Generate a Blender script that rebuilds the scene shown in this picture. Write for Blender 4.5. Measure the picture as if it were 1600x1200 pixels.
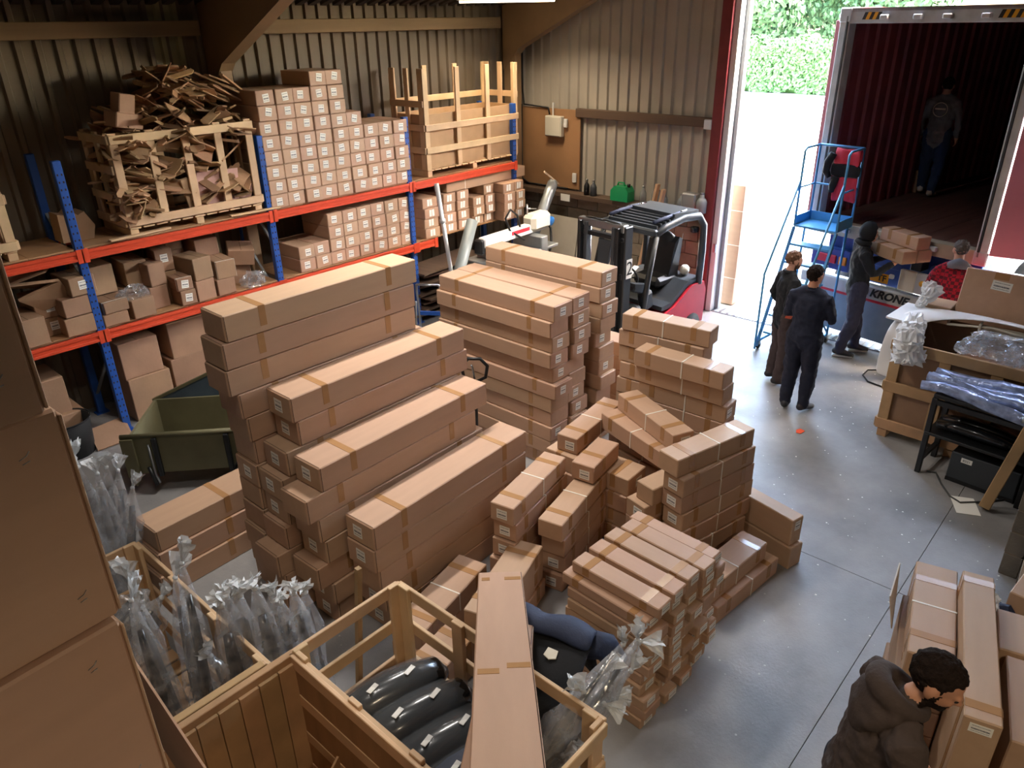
import bpy, bmesh, math, random
import numpy as np
from mathutils import Vector, Matrix, Euler
R = math.radians
PI = math.pi
scene = bpy.context.scene
COL = scene.collection
for o in list(bpy.data.objects): bpy.data.objects.remove(o)

# ------------------------------------------------------------------ camera
CAM_POS = Vector((0, 0, 4.3)); CAM_F = 1174.0
YAW, PITCH, ROLL = R(42.25), R(25.74), R(0.99)
_f = Vector((math.cos(YAW)*math.cos(PITCH), math.sin(YAW)*math.cos(PITCH), -math.sin(PITCH)))
_r0 = Vector((math.sin(YAW), -math.cos(YAW), 0)); _d0 = _f.cross(_r0)
_r = _r0*math.cos(ROLL)+_d0*math.sin(ROLL); _d = -_r0*math.sin(ROLL)+_d0*math.cos(ROLL)
cam = bpy.data.cameras.new('camera'); cam.sensor_width = 36; cam.lens = CAM_F/1600*36
cam.clip_start = 0.05; cam.clip_end = 400
cam_ob = bpy.data.objects.new('camera', cam); COL.objects.link(cam_ob)
m3 = Matrix((_r, -_d, -_f)).transposed()
cam_ob.matrix_world = Matrix.Translation(CAM_POS) @ m3.to_4x4()
scene.camera = cam_ob
def at(px, py, x=None, y=None, z=None):
    """photograph pixel -> point on a real plane of the building"""
    d = _r*((px-800)/CAM_F)+_d*((py-600)/CAM_F)+_f
    if z is not None: t = (z-CAM_POS.z)/d.z
    elif y is not None: t = y/d.y
    else: t = x/d.x
    return CAM_POS+d*t

# ------------------------------------------------------------------ world, lights, exposure
w = bpy.data.worlds.new('world'); scene.world = w; w.use_nodes = True
nt = w.node_tree; bg = nt.nodes['Background']
sky = nt.nodes.new('ShaderNodeTexSky'); sky.sky_type = 'NISHITA'
sky.sun_disc = False; sky.sun_elevation = R(48); sky.sun_rotation = R(150)
sky.air_density = 1.4; sky.dust_density = 4.0; sky.ozone_density = 1.0
nt.links.new(sky.outputs[0], bg.inputs[0]); bg.inputs[1].default_value = 8.0
def sunlight():
    l = bpy.data.lights.new('sun', 'SUN'); l.energy = 1.5; l.angle = R(6); l.color = (1, .97, .92)
    o = bpy.data.objects.new('sun', l); COL.objects.link(o)
    o.rotation_euler = Euler((R(42), 0, R(-78)))   # comes from beyond the gable, to the south of the lorry
    return o
sunlight()
vs = scene.view_settings; vs.view_transform = 'Standard'; vs.look = 'None'; vs.exposure = 0.0; vs.gamma = 1
vs.use_curve_mapping = False
cy = scene.cycles
cy.max_bounces = 7; cy.diffuse_bounces = 4; cy.glossy_bounces = 3; cy.transmission_bounces = 5; cy.transparent_max_bounces = 14
cy.caustics_reflective = False; cy.caustics_refractive = False; cy.sample_clamp_indirect = 6
try: cy.use_denoising = True
except Exception: pass

# ------------------------------------------------------------------ materials
def srgb(h):
    h = h.lstrip('#'); v = [int(h[i:i+2], 16)/255 for i in (0, 2, 4)]
    return tuple(((c+.055)/1.055)**2.4 if c > .04045 else c/12.92 for c in v)+(1,)
MATS = {}
def mat(name, col, rough=.6, metal=0, var=0, nscale=6, namt=0, bump=0, bscale=40, alpha=None, emit=None, trans=0, stretch=None, rvar=0, spec=None, coat=0, hue=0):
    if name in MATS: return MATS[name]
    m = bpy.data.materials.new(name); m.use_nodes = True; MATS[name] = m
    N = m.node_tree.nodes; L = m.node_tree.links; b = N['Principled BSDF']
    c = srgb(col) if isinstance(col, str) else col
    b.inputs['Base Color'].default_value = c; b.inputs['Roughness'].default_value = rough; b.inputs['Metallic'].default_value = metal
    if spec is not None: b.inputs['Specular IOR Level'].default_value = spec
    if coat: b.inputs['Coat Weight'].default_value = coat
    src = None
    if namt or bump or rvar:
        tc = N.new('ShaderNodeTexCoord'); mp = N.new('ShaderNodeMapping'); L.new(tc.outputs['Object'], mp.inputs[0])
        if stretch: mp.inputs['Scale'].default_value = stretch
    if namt:
        n = N.new('ShaderNodeTexNoise'); n.inputs['Scale'].default_value = nscale; n.inputs['Detail'].default_value = 5
        L.new(mp.outputs[0], n.inputs[0])
        mr = N.new('ShaderNodeMapRange'); mr.inputs[1].default_value = .3; mr.inputs[2].default_value = .7
        mr.inputs[3].default_value = 1-namt; mr.inputs[4].default_value = 1+namt*.6; L.new(n.outputs[0], mr.inputs[0]); src = mr.outputs[0]
    if var or hue:
        oi = N.new('ShaderNodeObjectInfo'); mr2 = N.new('ShaderNodeMapRange')
        mr2.inputs[3].default_value = 1-var; mr2.inputs[4].default_value = 1+var*.7; L.new(oi.outputs['Random'], mr2.inputs[0])
        if src is None: src = mr2.outputs[0]
        else:
            mm = N.new('ShaderNodeMath'); mm.operation = 'MULTIPLY'; L.new(src, mm.inputs[0]); L.new(mr2.outputs[0], mm.inputs[1]); src = mm.outputs[0]
    if src is not None:
        hs = N.new('ShaderNodeHueSaturation'); hs.inputs['Color'].default_value = c; L.new(src, hs.inputs['Value'])
        if hue:
            m3_ = N.new('ShaderNodeMath'); m3_.operation = 'MULTIPLY'; m3_.inputs[1].default_value = 7.31
            fr = N.new('ShaderNodeMath'); fr.operation = 'FRACT'; L.new(oi.outputs['Random'], m3_.inputs[0]); L.new(m3_.outputs[0], fr.inputs[0])
            mr3 = N.new('ShaderNodeMapRange'); mr3.inputs[3].default_value = .5-hue; mr3.inputs[4].default_value = .5+hue
            L.new(fr.outputs[0], mr3.inputs[0]); L.new(mr3.outputs[0], hs.inputs['Hue'])
        L.new(hs.outputs[0], b.inputs['Base Color'])
    if rvar:
        n3 = N.new('ShaderNodeTexNoise'); n3.inputs['Scale'].default_value = nscale*1.7; L.new(mp.outputs[0], n3.inputs[0])
        mr4 = N.new('ShaderNodeMapRange'); mr4.inputs[3].default_value = max(.03, rough-rvar); mr4.inputs[4].default_value = rough+rvar
        L.new(n3.outputs[0], mr4.inputs[0]); L.new(mr4.outputs[0], b.inputs['Roughness'])
    if bump:
        n2 = N.new('ShaderNodeTexNoise'); n2.inputs['Scale'].default_value = bscale; n2.inputs['Detail'].default_value = 4
        L.new(mp.outputs[0], n2.inputs[0]); bp = N.new('ShaderNodeBump'); bp.inputs['Strength'].default_value = bump
        bp.inputs['Distance'].default_value = .01; L.new(n2.outputs[0], bp.inputs['Height']); L.new(bp.outputs[0], b.inputs['Normal'])
    if alpha is not None: b.inputs['Alpha'].default_value = alpha
    if trans: b.inputs['Transmission Weight'].default_value = trans
    if emit: b.inputs['Emission Color'].default_value = c; b.inputs['Emission Strength'].default_value = emit
    return m
CARD = mat('cardboard', '#b89579', .6, var=.06, nscale=2.5, namt=.05, bump=.06, bscale=90, hue=.006, stretch=(1, 6, 6))
CARDW = mat('cardboard_worn', '#a28064', .7, var=.16, nscale=3, namt=.14, bump=.15, bscale=30, hue=.008)
CARDIN = mat('cardboard_raw', '#b08e68', .75, namt=.08)
TAPE = mat('brown_tape', '#a97f56', .2, namt=.05, nscale=12)
SLOT = mat('dark_slot', '#3a2413', .9)
STRAP = mat('strap_white', '#e6dfd0', .45)
PINE = mat('pine', '#d3b28a', .6, var=.1, nscale=3, namt=.16, bump=.1, bscale=20, stretch=(1, 1, 1), hue=.006)
PINED = mat('pine_aged', '#ad8b64', .7, var=.14, nscale=4, namt=.2, bump=.12, bscale=20, hue=.008)
SCRAP = mat('scrap_timber', '#a98561', .75, var=.3, nscale=5, namt=.25, bump=.15, bscale=25, hue=.012)
PLY = mat('plywood', '#a07a55', .7, nscale=2, namt=.2, bump=.05, stretch=(1, 5, 1))
PINKPLY = mat('pink_ply', '#c49a8e', .7, nscale=3, namt=.12)
BLUE = mat('rack_blue', '#1f4f9e', .45, namt=.06)
ORANGE = mat('rack_orange', '#d2492a', .42, namt=.08)
STEEL = mat('steel', '#a9adb0', .3, metal=.9, namt=.08)
CHROME = mat('chrome', '#c8cacc', .14, metal=1)
GALV = mat('galvanised', '#9aa0a2', .45, metal=.7, namt=.12)
BLACK = mat('black_paint', '#17191b', .42, namt=.1)
RUBBER = mat('rubber', '#131313', .8)
DARKGREY = mat('charcoal', '#33383d', .45, namt=.08)
LADDER = mat('ladder_blue', '#559fd0', .45, namt=.08)
RED = mat('truck_red', '#c5283a', .4, namt=.06)
CONTRED = mat('container_maroon', '#8d4d55', .6, nscale=2, namt=.2, bump=.08)
CONTPINK = mat('container_door_red', '#dc8ba2', .5, nscale=2, namt=.12)
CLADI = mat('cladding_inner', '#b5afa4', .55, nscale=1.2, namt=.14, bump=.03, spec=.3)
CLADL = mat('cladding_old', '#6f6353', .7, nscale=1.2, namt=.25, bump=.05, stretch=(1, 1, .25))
ROOFM = mat('roof_sheet', '#463c32', .85, nscale=1.5, namt=.25)
FRAME = mat('frame_paint', '#8d7355', .7, nscale=2, namt=.15)
TIMBR = mat('rail_timber', '#7a6447', .75, nscale=3, namt=.2, stretch=(.2, 3, 3))
DARKT = mat('dark_timber', '#5f4c3e', .7, nscale=3, namt=.2, stretch=(3, .2, 3))
BLOCK = mat('concrete_block', '#8f8270', .9, var=.1, nscale=8, namt=.15, bump=.4, bscale=60)
BLOCKG = mat('concrete_block_grey', '#6d675e', .9, var=.1, nscale=8, namt=.15, bump=.4, bscale=60)
MORTAR = mat('mortar', '#75695b', .95, namt=.1, bump=.3)
DOORRED = mat('door_post_red', '#7c2f33', .5, namt=.12)
WHITE = mat('white_paint', '#e2e3e2', .45)
OFFWH = mat('offwhite_plastic', '#d8d4c6', .5)
PAPER = mat('paper', '#efeee8', .7)
GREEN = mat('green_plastic', '#0f9a5c', .35)
CLEAR = mat('clear_plastic', '#cfd3d2', .25, trans=.5, alpha=.75)
NAVY = mat('navy_cloth', '#181d30', .9, namt=.12, bump=.3, bscale=60)
NAVY2 = mat('navy_trousers', '#14182a', .9, namt=.12, bump=.25, bscale=25)
JACK = mat('navy_shell', '#26304a', .75, namt=.15, bump=.4, bscale=25)
BLKCL = mat('black_cloth', '#16181d', .9, namt=.15, bump=.35, bscale=30)
GREYTR = mat('grey_workwear', '#34364a', .9, namt=.2, bump=.3, bscale=25)
BROWNTR = mat('brown_workwear', '#3d3130', .9, namt=.15, bump=.3, bscale=25)
BROWNH = mat('brown_hoodie', '#463a35', .92, namt=.1, bump=.35, bscale=50)
SKIN = mat('skin', '#c08a6c', .55, namt=.06)
SKINP = mat('skin_pale', '#cf9f88', .55, namt=.06)
HAIRD = mat('hair_dark', '#241b17', .9, spec=.15, namt=.4, nscale=45, bump=1, bscale=70)
HAIRB = mat('hair_brown', '#6b4a33', .75, namt=.3, nscale=30, bump=.6, bscale=90)
HAIRG = mat('hair_grey', '#544c47', .75, namt=.3, nscale=30, bump=.6, bscale=90)
HIVIS = mat('orange_patch', '#d2532c', .7)
CARTG = mat('cart_green', '#6f6a4e', .65, nscale=3, namt=.2)
CARTB = mat('cart_sheet_blue', '#4a5a68', .6, nscale=3, namt=.3)
PARTBLK = mat('part_black', '#15171a', .22, coat=.4)
PARTGREY = mat('part_grey', '#4d5157', .35, namt=.1)
TRLBLUE = mat('trailer_blue', '#1f3f86', .4, namt=.1)
TRLGREY = mat('trailer_grey', '#7f93a8', .45, namt=.1)
YELLOW = mat('yellow', '#e3a21a', .5)
PARK = mat('parka_cloth', '#2a2d31', .85, namt=.1)
def film_mat():
    m = bpy.data.materials.new('clear_film'); m.use_nodes = True; N = m.node_tree.nodes; L = m.node_tree.links
    N.remove(N['Principled BSDF']); out = N['Material Output']
    t = N.new('ShaderNodeBsdfTransparent'); g = N.new('ShaderNodeBsdfGlossy'); g.inputs['Roughness'].default_value = .16
    d = N.new('ShaderNodeBsdfTranslucent'); d.inputs[0].default_value = (.82, .84, .86, 1)
    d2 = N.new('ShaderNodeBsdfDiffuse'); d2.inputs[0].default_value = (.75, .77, .8, 1)
    tc = N.new('ShaderNodeTexCoord'); n = N.new('ShaderNodeTexNoise'); n.inputs['Scale'].default_value = 9; n.inputs['Detail'].default_value = 3
    L.new(tc.outputs['Object'], n.inputs[0]); bp = N.new('ShaderNodeBump'); bp.inputs['Strength'].default_value = .9; bp.inputs['Distance'].default_value = .02
    L.new(n.outputs[0], bp.inputs['Height'])
    for s in (g, d, d2): L.new(bp.outputs[0], s.inputs['Normal'])
    a = N.new('ShaderNodeMixShader'); a.inputs[0].default_value = .5; L.new(d.outputs[0], a.inputs[1]); L.new(d2.outputs[0], a.inputs[2])
    b = N.new('ShaderNodeMixShader'); b.inputs[0].default_value = .35; L.new(a.outputs[0], b.inputs[1]); L.new(g.outputs[0], b.inputs[2])
    c = N.new('ShaderNodeMixShader'); mr = N.new('ShaderNodeMapRange'); mr.inputs[1].default_value = .35; mr.inputs[2].default_value = .65
    mr.inputs[3].default_value = .1; mr.inputs[4].default_value = .5; L.new(n.outputs[0], mr.inputs[0]); L.new(mr.outputs[0], c.inputs[0])
    L.new(t.outputs[0], c.inputs[1]); L.new(b.outputs[0], c.inputs[2]); L.new(c.outputs[0], out.inputs[0]); return m
FILM = film_mat()
def knot_mat():
    m = mat('film_tuft', '#dfe3e6', .3); b = m.node_tree.nodes['Principled BSDF']; b.inputs['Alpha'].default_value = .72; b.inputs['Subsurface Weight'].default_value = 0
    return m
TUFT = knot_mat()
def label_mat():
    m = bpy.data.materials.new('printed_label'); m.use_nodes = True; N = m.node_tree.nodes; L = m.node_tree.links; b = N['Principled BSDF']
    tc = N.new('ShaderNodeTexCoord'); sp = N.new('ShaderNodeSeparateXYZ'); L.new(tc.outputs['Generated'], sp.inputs[0])
    # three printed lines across the sticker, broken up into words
    n = N.new('ShaderNodeTexNoise'); n.inputs['Scale'].default_value = 22; n.noise_dimensions = '3D'
    mp = N.new('ShaderNodeMapping'); mp.inputs['Scale'].default_value = (1, 3, .6); L.new(tc.outputs['Generated'], mp.inputs[0]); L.new(mp.outputs[0], n.inputs[0])
    g = N.new('ShaderNodeMath'); g.operation = 'GREATER_THAN'; g.inputs[1].default_value = .44; L.new(n.outputs[0], g.inputs[0])
    def band(lo, hi):
        a = N.new('ShaderNodeMath'); a.operation = 'GREATER_THAN'; a.inputs[1].default_value = lo; L.new(sp.outputs[2], a.inputs[0])
        c = N.new('ShaderNodeMath'); c.operation = 'LESS_THAN'; c.inputs[1].default_value = hi; L.new(sp.outputs[2], c.inputs[0])
        x = N.new('ShaderNodeMath'); x.operation = 'MULTIPLY'; L.new(a.outputs[0], x.inputs[0]); L.new(c.outputs[0], x.inputs[1]); return x.outputs[0]
    s1 = N.new('ShaderNodeMath'); s1.operation = 'ADD'; L.new(band(.36, .52), s1.inputs[0]); L.new(band(.76, .82), s1.inputs[1])
    s2 = N.new('ShaderNodeMath'); s2.operation = 'ADD'; L.new(s1.outputs[0], s2.inputs[0]); L.new(band(.16, .21), s2.inputs[1])
    e1 = N.new('ShaderNodeMath'); e1.operation = 'MULTIPLY'; L.new(s2.outputs[0], e1.inputs[0]); L.new(g.outputs[0], e1.inputs[1])
    mar = N.new('ShaderNodeMath'); mar.operation = 'COMPARE'; mar.inputs[1].default_value = .5; mar.inputs[2].default_value = .4; L.new(sp.outputs[1], mar.inputs[0])
    e2 = N.new('ShaderNodeMath'); e2.operation = 'MULTIPLY'; L.new(e1.outputs[0], e2.inputs[0]); L.new(mar.outputs[0], e2.inputs[1])
    mx = N.new('ShaderNodeMix'); mx.data_type = 'RGBA'; mx.inputs[6].default_value = srgb('#ece9e0'); mx.inputs[7].default_value = srgb('#4b4d52')
    L.new(e2.outputs[0], mx.inputs[0]); L.new(mx.outputs[2], b.inputs['Base Color']); b.inputs['Roughness'].default_value = .45
    return m
LABELM = label_mat()
def floor_mat():
    m = bpy.data.materials.new('worn_concrete'); m.use_nodes = True; N = m.node_tree.nodes; L = m.node_tree.links; b = N['Principled BSDF']
    tc = N.new('ShaderNodeTexCoord')
    def noise(s, d=6, r=.6):
        n = N.new('ShaderNodeTexNoise'); n.inputs['Scale'].default_value = s; n.inputs['Detail'].default_value = d; n.inputs['Roughness'].default_value = r
        L.new(tc.outputs['Object'], n.inputs[0]); return n.outputs[0]
    cr = N.new('ShaderNodeValToRGB'); cr.color_ramp.elements[0].position = .3; cr.color_ramp.elements[0].color = srgb('#737273')
    cr.color_ramp.elements[1].position = .68; cr.color_ramp.elements[1].color = srgb('#9a9896'); L.new(noise(1.1), cr.inputs[0])
    v = N.new('ShaderNodeTexVoronoi'); v.inputs['Scale'].default_value = 9; v.inputs['Randomness'].default_value = 1; L.new(tc.outputs['Object'], v.inputs[0])
    lt = N.new('ShaderNodeMath'); lt.operation = 'LESS_THAN'; lt.inputs[1].default_value = .075; L.new(v.outputs['Distance'], lt.inputs[0])
    gg = N.new('ShaderNodeMath'); gg.operation = 'GREATER_THAN'; gg.inputs[1].default_value = .54; L.new(noise(2.4), gg.inputs[0])
    ml = N.new('ShaderNodeMath'); ml.operation = 'MULTIPLY'; L.new(lt.outputs[0], ml.inputs[0]); L.new(gg.outputs[0], ml.inputs[1])
    mx = N.new('ShaderNodeMix'); mx.data_type = 'RGBA'; L.new(cr.outputs[0], mx.inputs[6]); mx.inputs[7].default_value = srgb('#c9c5bd')
    m2 = N.new('ShaderNodeMath'); m2.operation = 'MULTIPLY'; m2.inputs[1].default_value = .55; L.new(ml.outputs[0], m2.inputs[0]); L.new(m2.outputs[0], mx.inputs[0])
    st = N.new('ShaderNodeMapRange'); st.inputs[1].default_value = .58; st.inputs[2].default_value = .75; st.inputs[3].default_value = 0; st.inputs[4].default_value = .5
    L.new(noise(.45, 4), st.inputs[0]); mx2 = N.new('ShaderNodeMix'); mx2.data_type = 'RGBA'; L.new(mx.outputs[2], mx2.inputs[6]); mx2.inputs[7].default_value = srgb('#5d5a58'); L.new(st.outputs[0], mx2.inputs[0])
    L.new(mx2.outputs[2], b.inputs['Base Color'])
    rr = N.new('ShaderNodeMapRange'); rr.inputs[3].default_value = .34; rr.inputs[4].default_value = .62; L.new(noise(3), rr.inputs[0]); L.new(rr.outputs[0], b.inputs['Roughness'])
    bp = N.new('ShaderNodeBump'); bp.inputs['Strength'].default_value = .25; bp.inputs['Distance'].default_value = .01; L.new(noise(40), bp.inputs['Height']); L.new(bp.outputs[0], b.inputs['Normal'])
    return m
FLOORM = floor_mat()
YARD = mat('yard_concrete', '#cdc8be', .85, nscale=.4, namt=.08)
def plaid_mat():
    m = bpy.data.materials.new('red_plaid'); m.use_nodes = True; N = m.node_tree.nodes; L = m.node_tree.links; b = N['Principled BSDF']
    tc = N.new('ShaderNodeTexCoord'); ck = N.new('ShaderNodeTexChecker'); ck.inputs['Scale'].default_value = 24; ck.inputs[1].default_value = srgb('#a8152f'); ck.inputs[2].default_value = srgb('#5c1526')
    L.new(tc.outputs['Object'], ck.inputs[0]); L.new(ck.outputs[0], b.inputs['Base Color']); b.inputs['Roughness'].default_value = .9; return m
PLAID = plaid_mat()
def leafm(name, c): return mat(name, c, .6, nscale=3, namt=.35, spec=.3)
LEAF = leafm('hedge_leaf', '#4c6e3a'); LEAF2 = leafm('tree_leaf', '#48653f'); BARK = mat('bark', '#5b4a3a', .9, namt=.2)
# ------------------------------------------------------------------ mesh helpers
class MB:
    def __init__(s): s.v = []; s.f = []; s.m = []; s.sm = []
    def add(s, vs, fs, mi=0, smooth=False):
        b = len(s.v); s.v += [tuple(v) for v in vs]; s.f += [tuple(b+i for i in f) for f in fs]; s.m += [mi]*len(fs); s.sm += [smooth]*len(fs); return s
    def box(s, c, d, rot=None, ch=0, mi=0):
        """box centred at c; ch = chamfer"""
        hx, hy, hz = d[0]/2, d[1]/2, d[2]/2; c = Vector(c)
        M = rot if isinstance(rot, Matrix) else (Euler(rot).to_matrix() if rot else None)
        T = (lambda p: c+(M @ Vector(p))) if M else (lambda p: c+Vector(p))
        if ch <= 0:
            vs = [T((sx*hx, sy*hy, sz*hz)) for sz in (-1, 1) for sy in (-1, 1) for sx in (-1, 1)]
            return s.add(vs, [(0, 2, 3, 1), (4, 5, 7, 6), (0, 1, 5, 4), (2, 6, 7, 3), (0, 4, 6, 2), (1, 3, 7, 5)], mi)
        ch = min(ch, hx*.9, hy*.9, hz*.9); vs = []; idx = {}
        for sx in (-1, 1):
            for sy in (-1, 1):
                for sz in (-1, 1):
                    for a in range(3):
                        p = [sx*(hx-ch), sy*(hy-ch), sz*(hz-ch)]; p[a] = (sx*hx, sy*hy, sz*hz)[a]
                        idx[(sx, sy, sz, a)] = len(vs); vs.append(T(p))
        fs = []
        for a in range(3):
            b_, c_ = (a+1) % 3, (a+2) % 3
            for sg in (-1, 1):
                q = []
                for (u, v) in ((-1, -1), (1, -1), (1, 1), (-1, 1)):
                    k = [0, 0, 0]; k[a] = sg; k[b_] = u; k[c_] = v; q.append(idx[(*k, a)])
                fs.append(tuple(q if sg > 0 else q[::-1]))
        for a in range(3):
            b_, c_ = (a+1) % 3, (a+2) % 3
            for u in (-1, 1):
                for v in (-1, 1):
                    k0 = [0, 0, 0]; k1 = [0, 0, 0]; k0[a] = -1; k1[a] = 1
                    for k in (k0, k1): k[b_] = u; k[c_] = v
                    q = [idx[(*k0, b_)], idx[(*k1, b_)], idx[(*k1, c_)], idx[(*k0, c_)]]
                    fs.append(tuple(q if u*v > 0 else q[::-1]))
        for sx in (-1, 1):
            for sy in (-1, 1):
                for sz in (-1, 1):
                    q = [idx[(sx, sy, sz, a)] for a in range(3)]; fs.append(tuple(q if sx*sy*sz > 0 else q[::-1]))
        return s.add(vs, fs, mi)
    def beam(s, p, q, w, h, up=(0, 0, 1), ch=0, mi=0):
        p, q = Vector(p), Vector(q); x = (q-p); ln = x.length; x.normalize(); u = Vector(up)
        if abs(x.dot(u)) > .98: u = Vector((1, 0, 0))
        y = u.cross(x).normalized(); z = x.cross(y)
        return s.box((p+q)/2, (ln, w, h), Matrix((x, y, z)).transposed(), ch, mi)
    def tube(s, pts, r, n=8, mi=0, cap=True, jit=0, rng=None, flat=None):
        pts = [Vector(p) for p in pts]; rs = r if isinstance(r, (list, tuple)) else [r]*len(pts)
        b = []; prev = None
        for i, p in enumerate(pts):
            t = (pts[min(i+1, len(pts)-1)]-pts[max(i-1, 0)]).normalized()
            if prev is None:
                a = Vector((0, 0, 1)) if abs(t.z) < .9 else Vector((1, 0, 0)); u = t.cross(a).normalized()
            else: u = (prev-t*prev.dot(t)).normalized()
            prev = u; w_ = t.cross(u); row = []
            for k in range(n):
                an = 2*PI*k/n; rr = rs[i]*(1+(rng.uniform(-jit, jit) if jit else 0))
                row.append(p+u*math.cos(an)*rr*(flat or 1)+w_*math.sin(an)*rr)
            b += row
        fs = []
        for i in range(len(pts)-1):
            for k in range(n):
                k2 = (k+1) % n; fs.append((i*n+k, i*n+k2, (i+1)*n+k2, (i+1)*n+k))
        if cap: fs += [tuple(range(n))[::-1], tuple((len(pts)-1)*n+k for k in range(n))]
        return s.add(b, fs, mi, True)
    def prism(s, poly, off, mi=0):
        """poly: list of 3-D points (planar), extruded by off"""
        poly = [Vector(p) for p in poly]; off = Vector(off); n = len(poly)
        vs = poly+[p+off for p in poly]; fs = [tuple(range(n))[::-1], tuple(range(n, 2*n))]+[(i, (i+1) % n, n+(i+1) % n, n+i) for i in range(n)]
        return s.add(vs, fs, mi)
    def ball(s, c, r, n=10, mi=0, M=None):
        c = Vector(c); r = Vector(r if isinstance(r, (tuple, list)) else (r, r, r)); vs = [(0, 0, 1)]
        rings = max(4, n//2+1)
        for i in range(1, rings):
            th = PI*i/rings
            for k in range(n): vs.append((math.sin(th)*math.cos(2*PI*k/n), math.sin(th)*math.sin(2*PI*k/n), math.cos(th)))
        vs.append((0, 0, -1)); fs = [(0, 1+k, 1+(k+1) % n) for k in range(n)]
        for i in range(rings-2):
            for k in range(n): a = 1+i*n; fs.append((a+k, a+n+k, a+n+(k+1) % n, a+(k+1) % n))
        a = 1+(rings-2)*n; e = len(vs)-1; fs += [(a+k, e, a+(k+1) % n) for k in range(n)]
        out = []
        for v in vs:
            q = Vector((v[0]*r.x, v[1]*r.y, v[2]*r.z)); out.append(c+(M @ q if M else q))
        return s.add(out, fs, mi, True)
    def mesh(s, name, mats):
        me = bpy.data.meshes.new(name); me.from_pydata(s.v, [], s.f); mats = mats if isinstance(mats, (list, tuple)) else [mats]
        for m in mats: me.materials.append(m)
        me.polygons.foreach_set('material_index', s.m); me.polygons.foreach_set('use_smooth', s.sm); me.update(); return me
    def build(s, name, mats, parent=None, **k): return obj(name, s.mesh(name, mats), parent, **k)
def obj(name, me, parent=None, loc=None, rot=None):
    o = bpy.data.objects.new(name, me); COL.objects.link(o)
    if parent is not None: o.parent = parent
    if loc is not None: o.location = loc
    if rot is not None: o.rotation_euler = rot
    return o
def tag(o, label, cat, group=None):
    o['label'] = label; o['category'] = cat
    if group: o['group'] = group
    return o
def thing(name, label, cat, loc=(0, 0, 0), rz=0, group=None):
    o = bpy.data.objects.new(name, None); COL.objects.link(o); o.location = loc; o.rotation_euler = (0, 0, rz); o.empty_display_size = .1
    return tag(o, label, cat, group)
def struct(o): o['kind'] = 'structure'; return o
def stuff(o): o['kind'] = 'stuff'; return o
def B(name, m, parent, c, d, rot=None, ch=0): return MB().box(c, d, rot, ch).build(name, m, parent)
def T(name, m, parent, pts, r, n=8): return MB().tube(pts, r, n).build(name, m, parent)
ORD = ['zeroth', 'first', 'second', 'third', 'fourth', 'fifth', 'sixth', 'seventh', 'eighth', 'ninth', 'tenth', 'eleventh', 'twelfth', 'thirteenth']

# ------------------------------------------------------------------ cartons
_cache = {}
def cm(key, f):
    if key not in _cache: _cache[key] = f()
    return _cache[key]
def carton(x, y, z, yaw, L, W, H, label, group=None, tapes=(.2, .8), sticker=None, strap=None, slot=True, m=None, tilt=None, cat='carton', name='cardboard_box', seam=False, rng=None, st=(.085, .095)):
    """long axis = local X, base centre at (x, y, z). sticker: (offset along width, height fraction, tilt) on the -X end"""
    m = m or CARD; k = (round(L, 3), round(W, 3), round(H, 3)); hx, hy = L/2, W/2
    me = cm(('b', k, m.name), lambda: MB().box((0, 0, H/2), (L, W, H), ch=.007).mesh('carton_body', m))
    o = obj(name, me, None, (x, y, z), (0, 0, yaw) if tilt is None else (tilt[0], tilt[1], yaw)); tag(o, label, cat, group)
    for t in tapes:
        tm = cm(('t', k), lambda: MB().box((0, 0, H+.0008), (.055, W-.01, .0022)).box((0, -hy-.0008, H*.62), (.055, .0022, H*.76)).box((0, hy+.0008, H*.62), (.055, .0022, H*.76)).mesh('tape_band', TAPE))
        obj('tape_strip', tm, o, ((t-.5)*L, 0, 0))
    if slot:
        sm = cm(('s', k), lambda: MB().box((-hx+.0095, -hy-.0003, H*.5), (.004, .002, H*.96)).box((-hx+.009, 0, H+.0002), (.003, W*.94, .0014)).mesh('flap_slot', SLOT))
        obj('flap_slot', sm, o)
        fm = cm(('f', k, m.name), lambda: MB().box((-hx-.002, 0, H*.5), (.004, W*.95, H*.94), ch=.0015).mesh('end_flap', m))
        obj('end_flap', fm, o)
    if seam:
        obj('lid_seam', cm(('sm', k), lambda: MB().box((0, 0, H+.0002), (L*.97, .004, .0012)).mesh('lid_seam', SLOT)), o)
    if sticker:
        lm = cm(('l', st), lambda: MB().box((0, 0, 0), (.0015, st[0], st[1])).mesh('shipping_label', LABELM))
        obj('shipping_label', lm, o, (-hx-.0052 if slot else -hx-.0012, sticker[0], H*sticker[1]), (sticker[2], 0, 0))
    if strap is not None:
        pm = cm(('p', k), lambda: MB().box((0, 0, H+.001), (.012, W+.005, .002)).box((0, -hy-.0015, H/2), (.012, .002, H+.003)).box((0, hy+.0015, H/2), (.012, .002, H+.003)).mesh('packing_strap', STRAP))
        obj('packing_strap', pm, o, ((strap-.5)*L, 0, 0))
    return o
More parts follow.
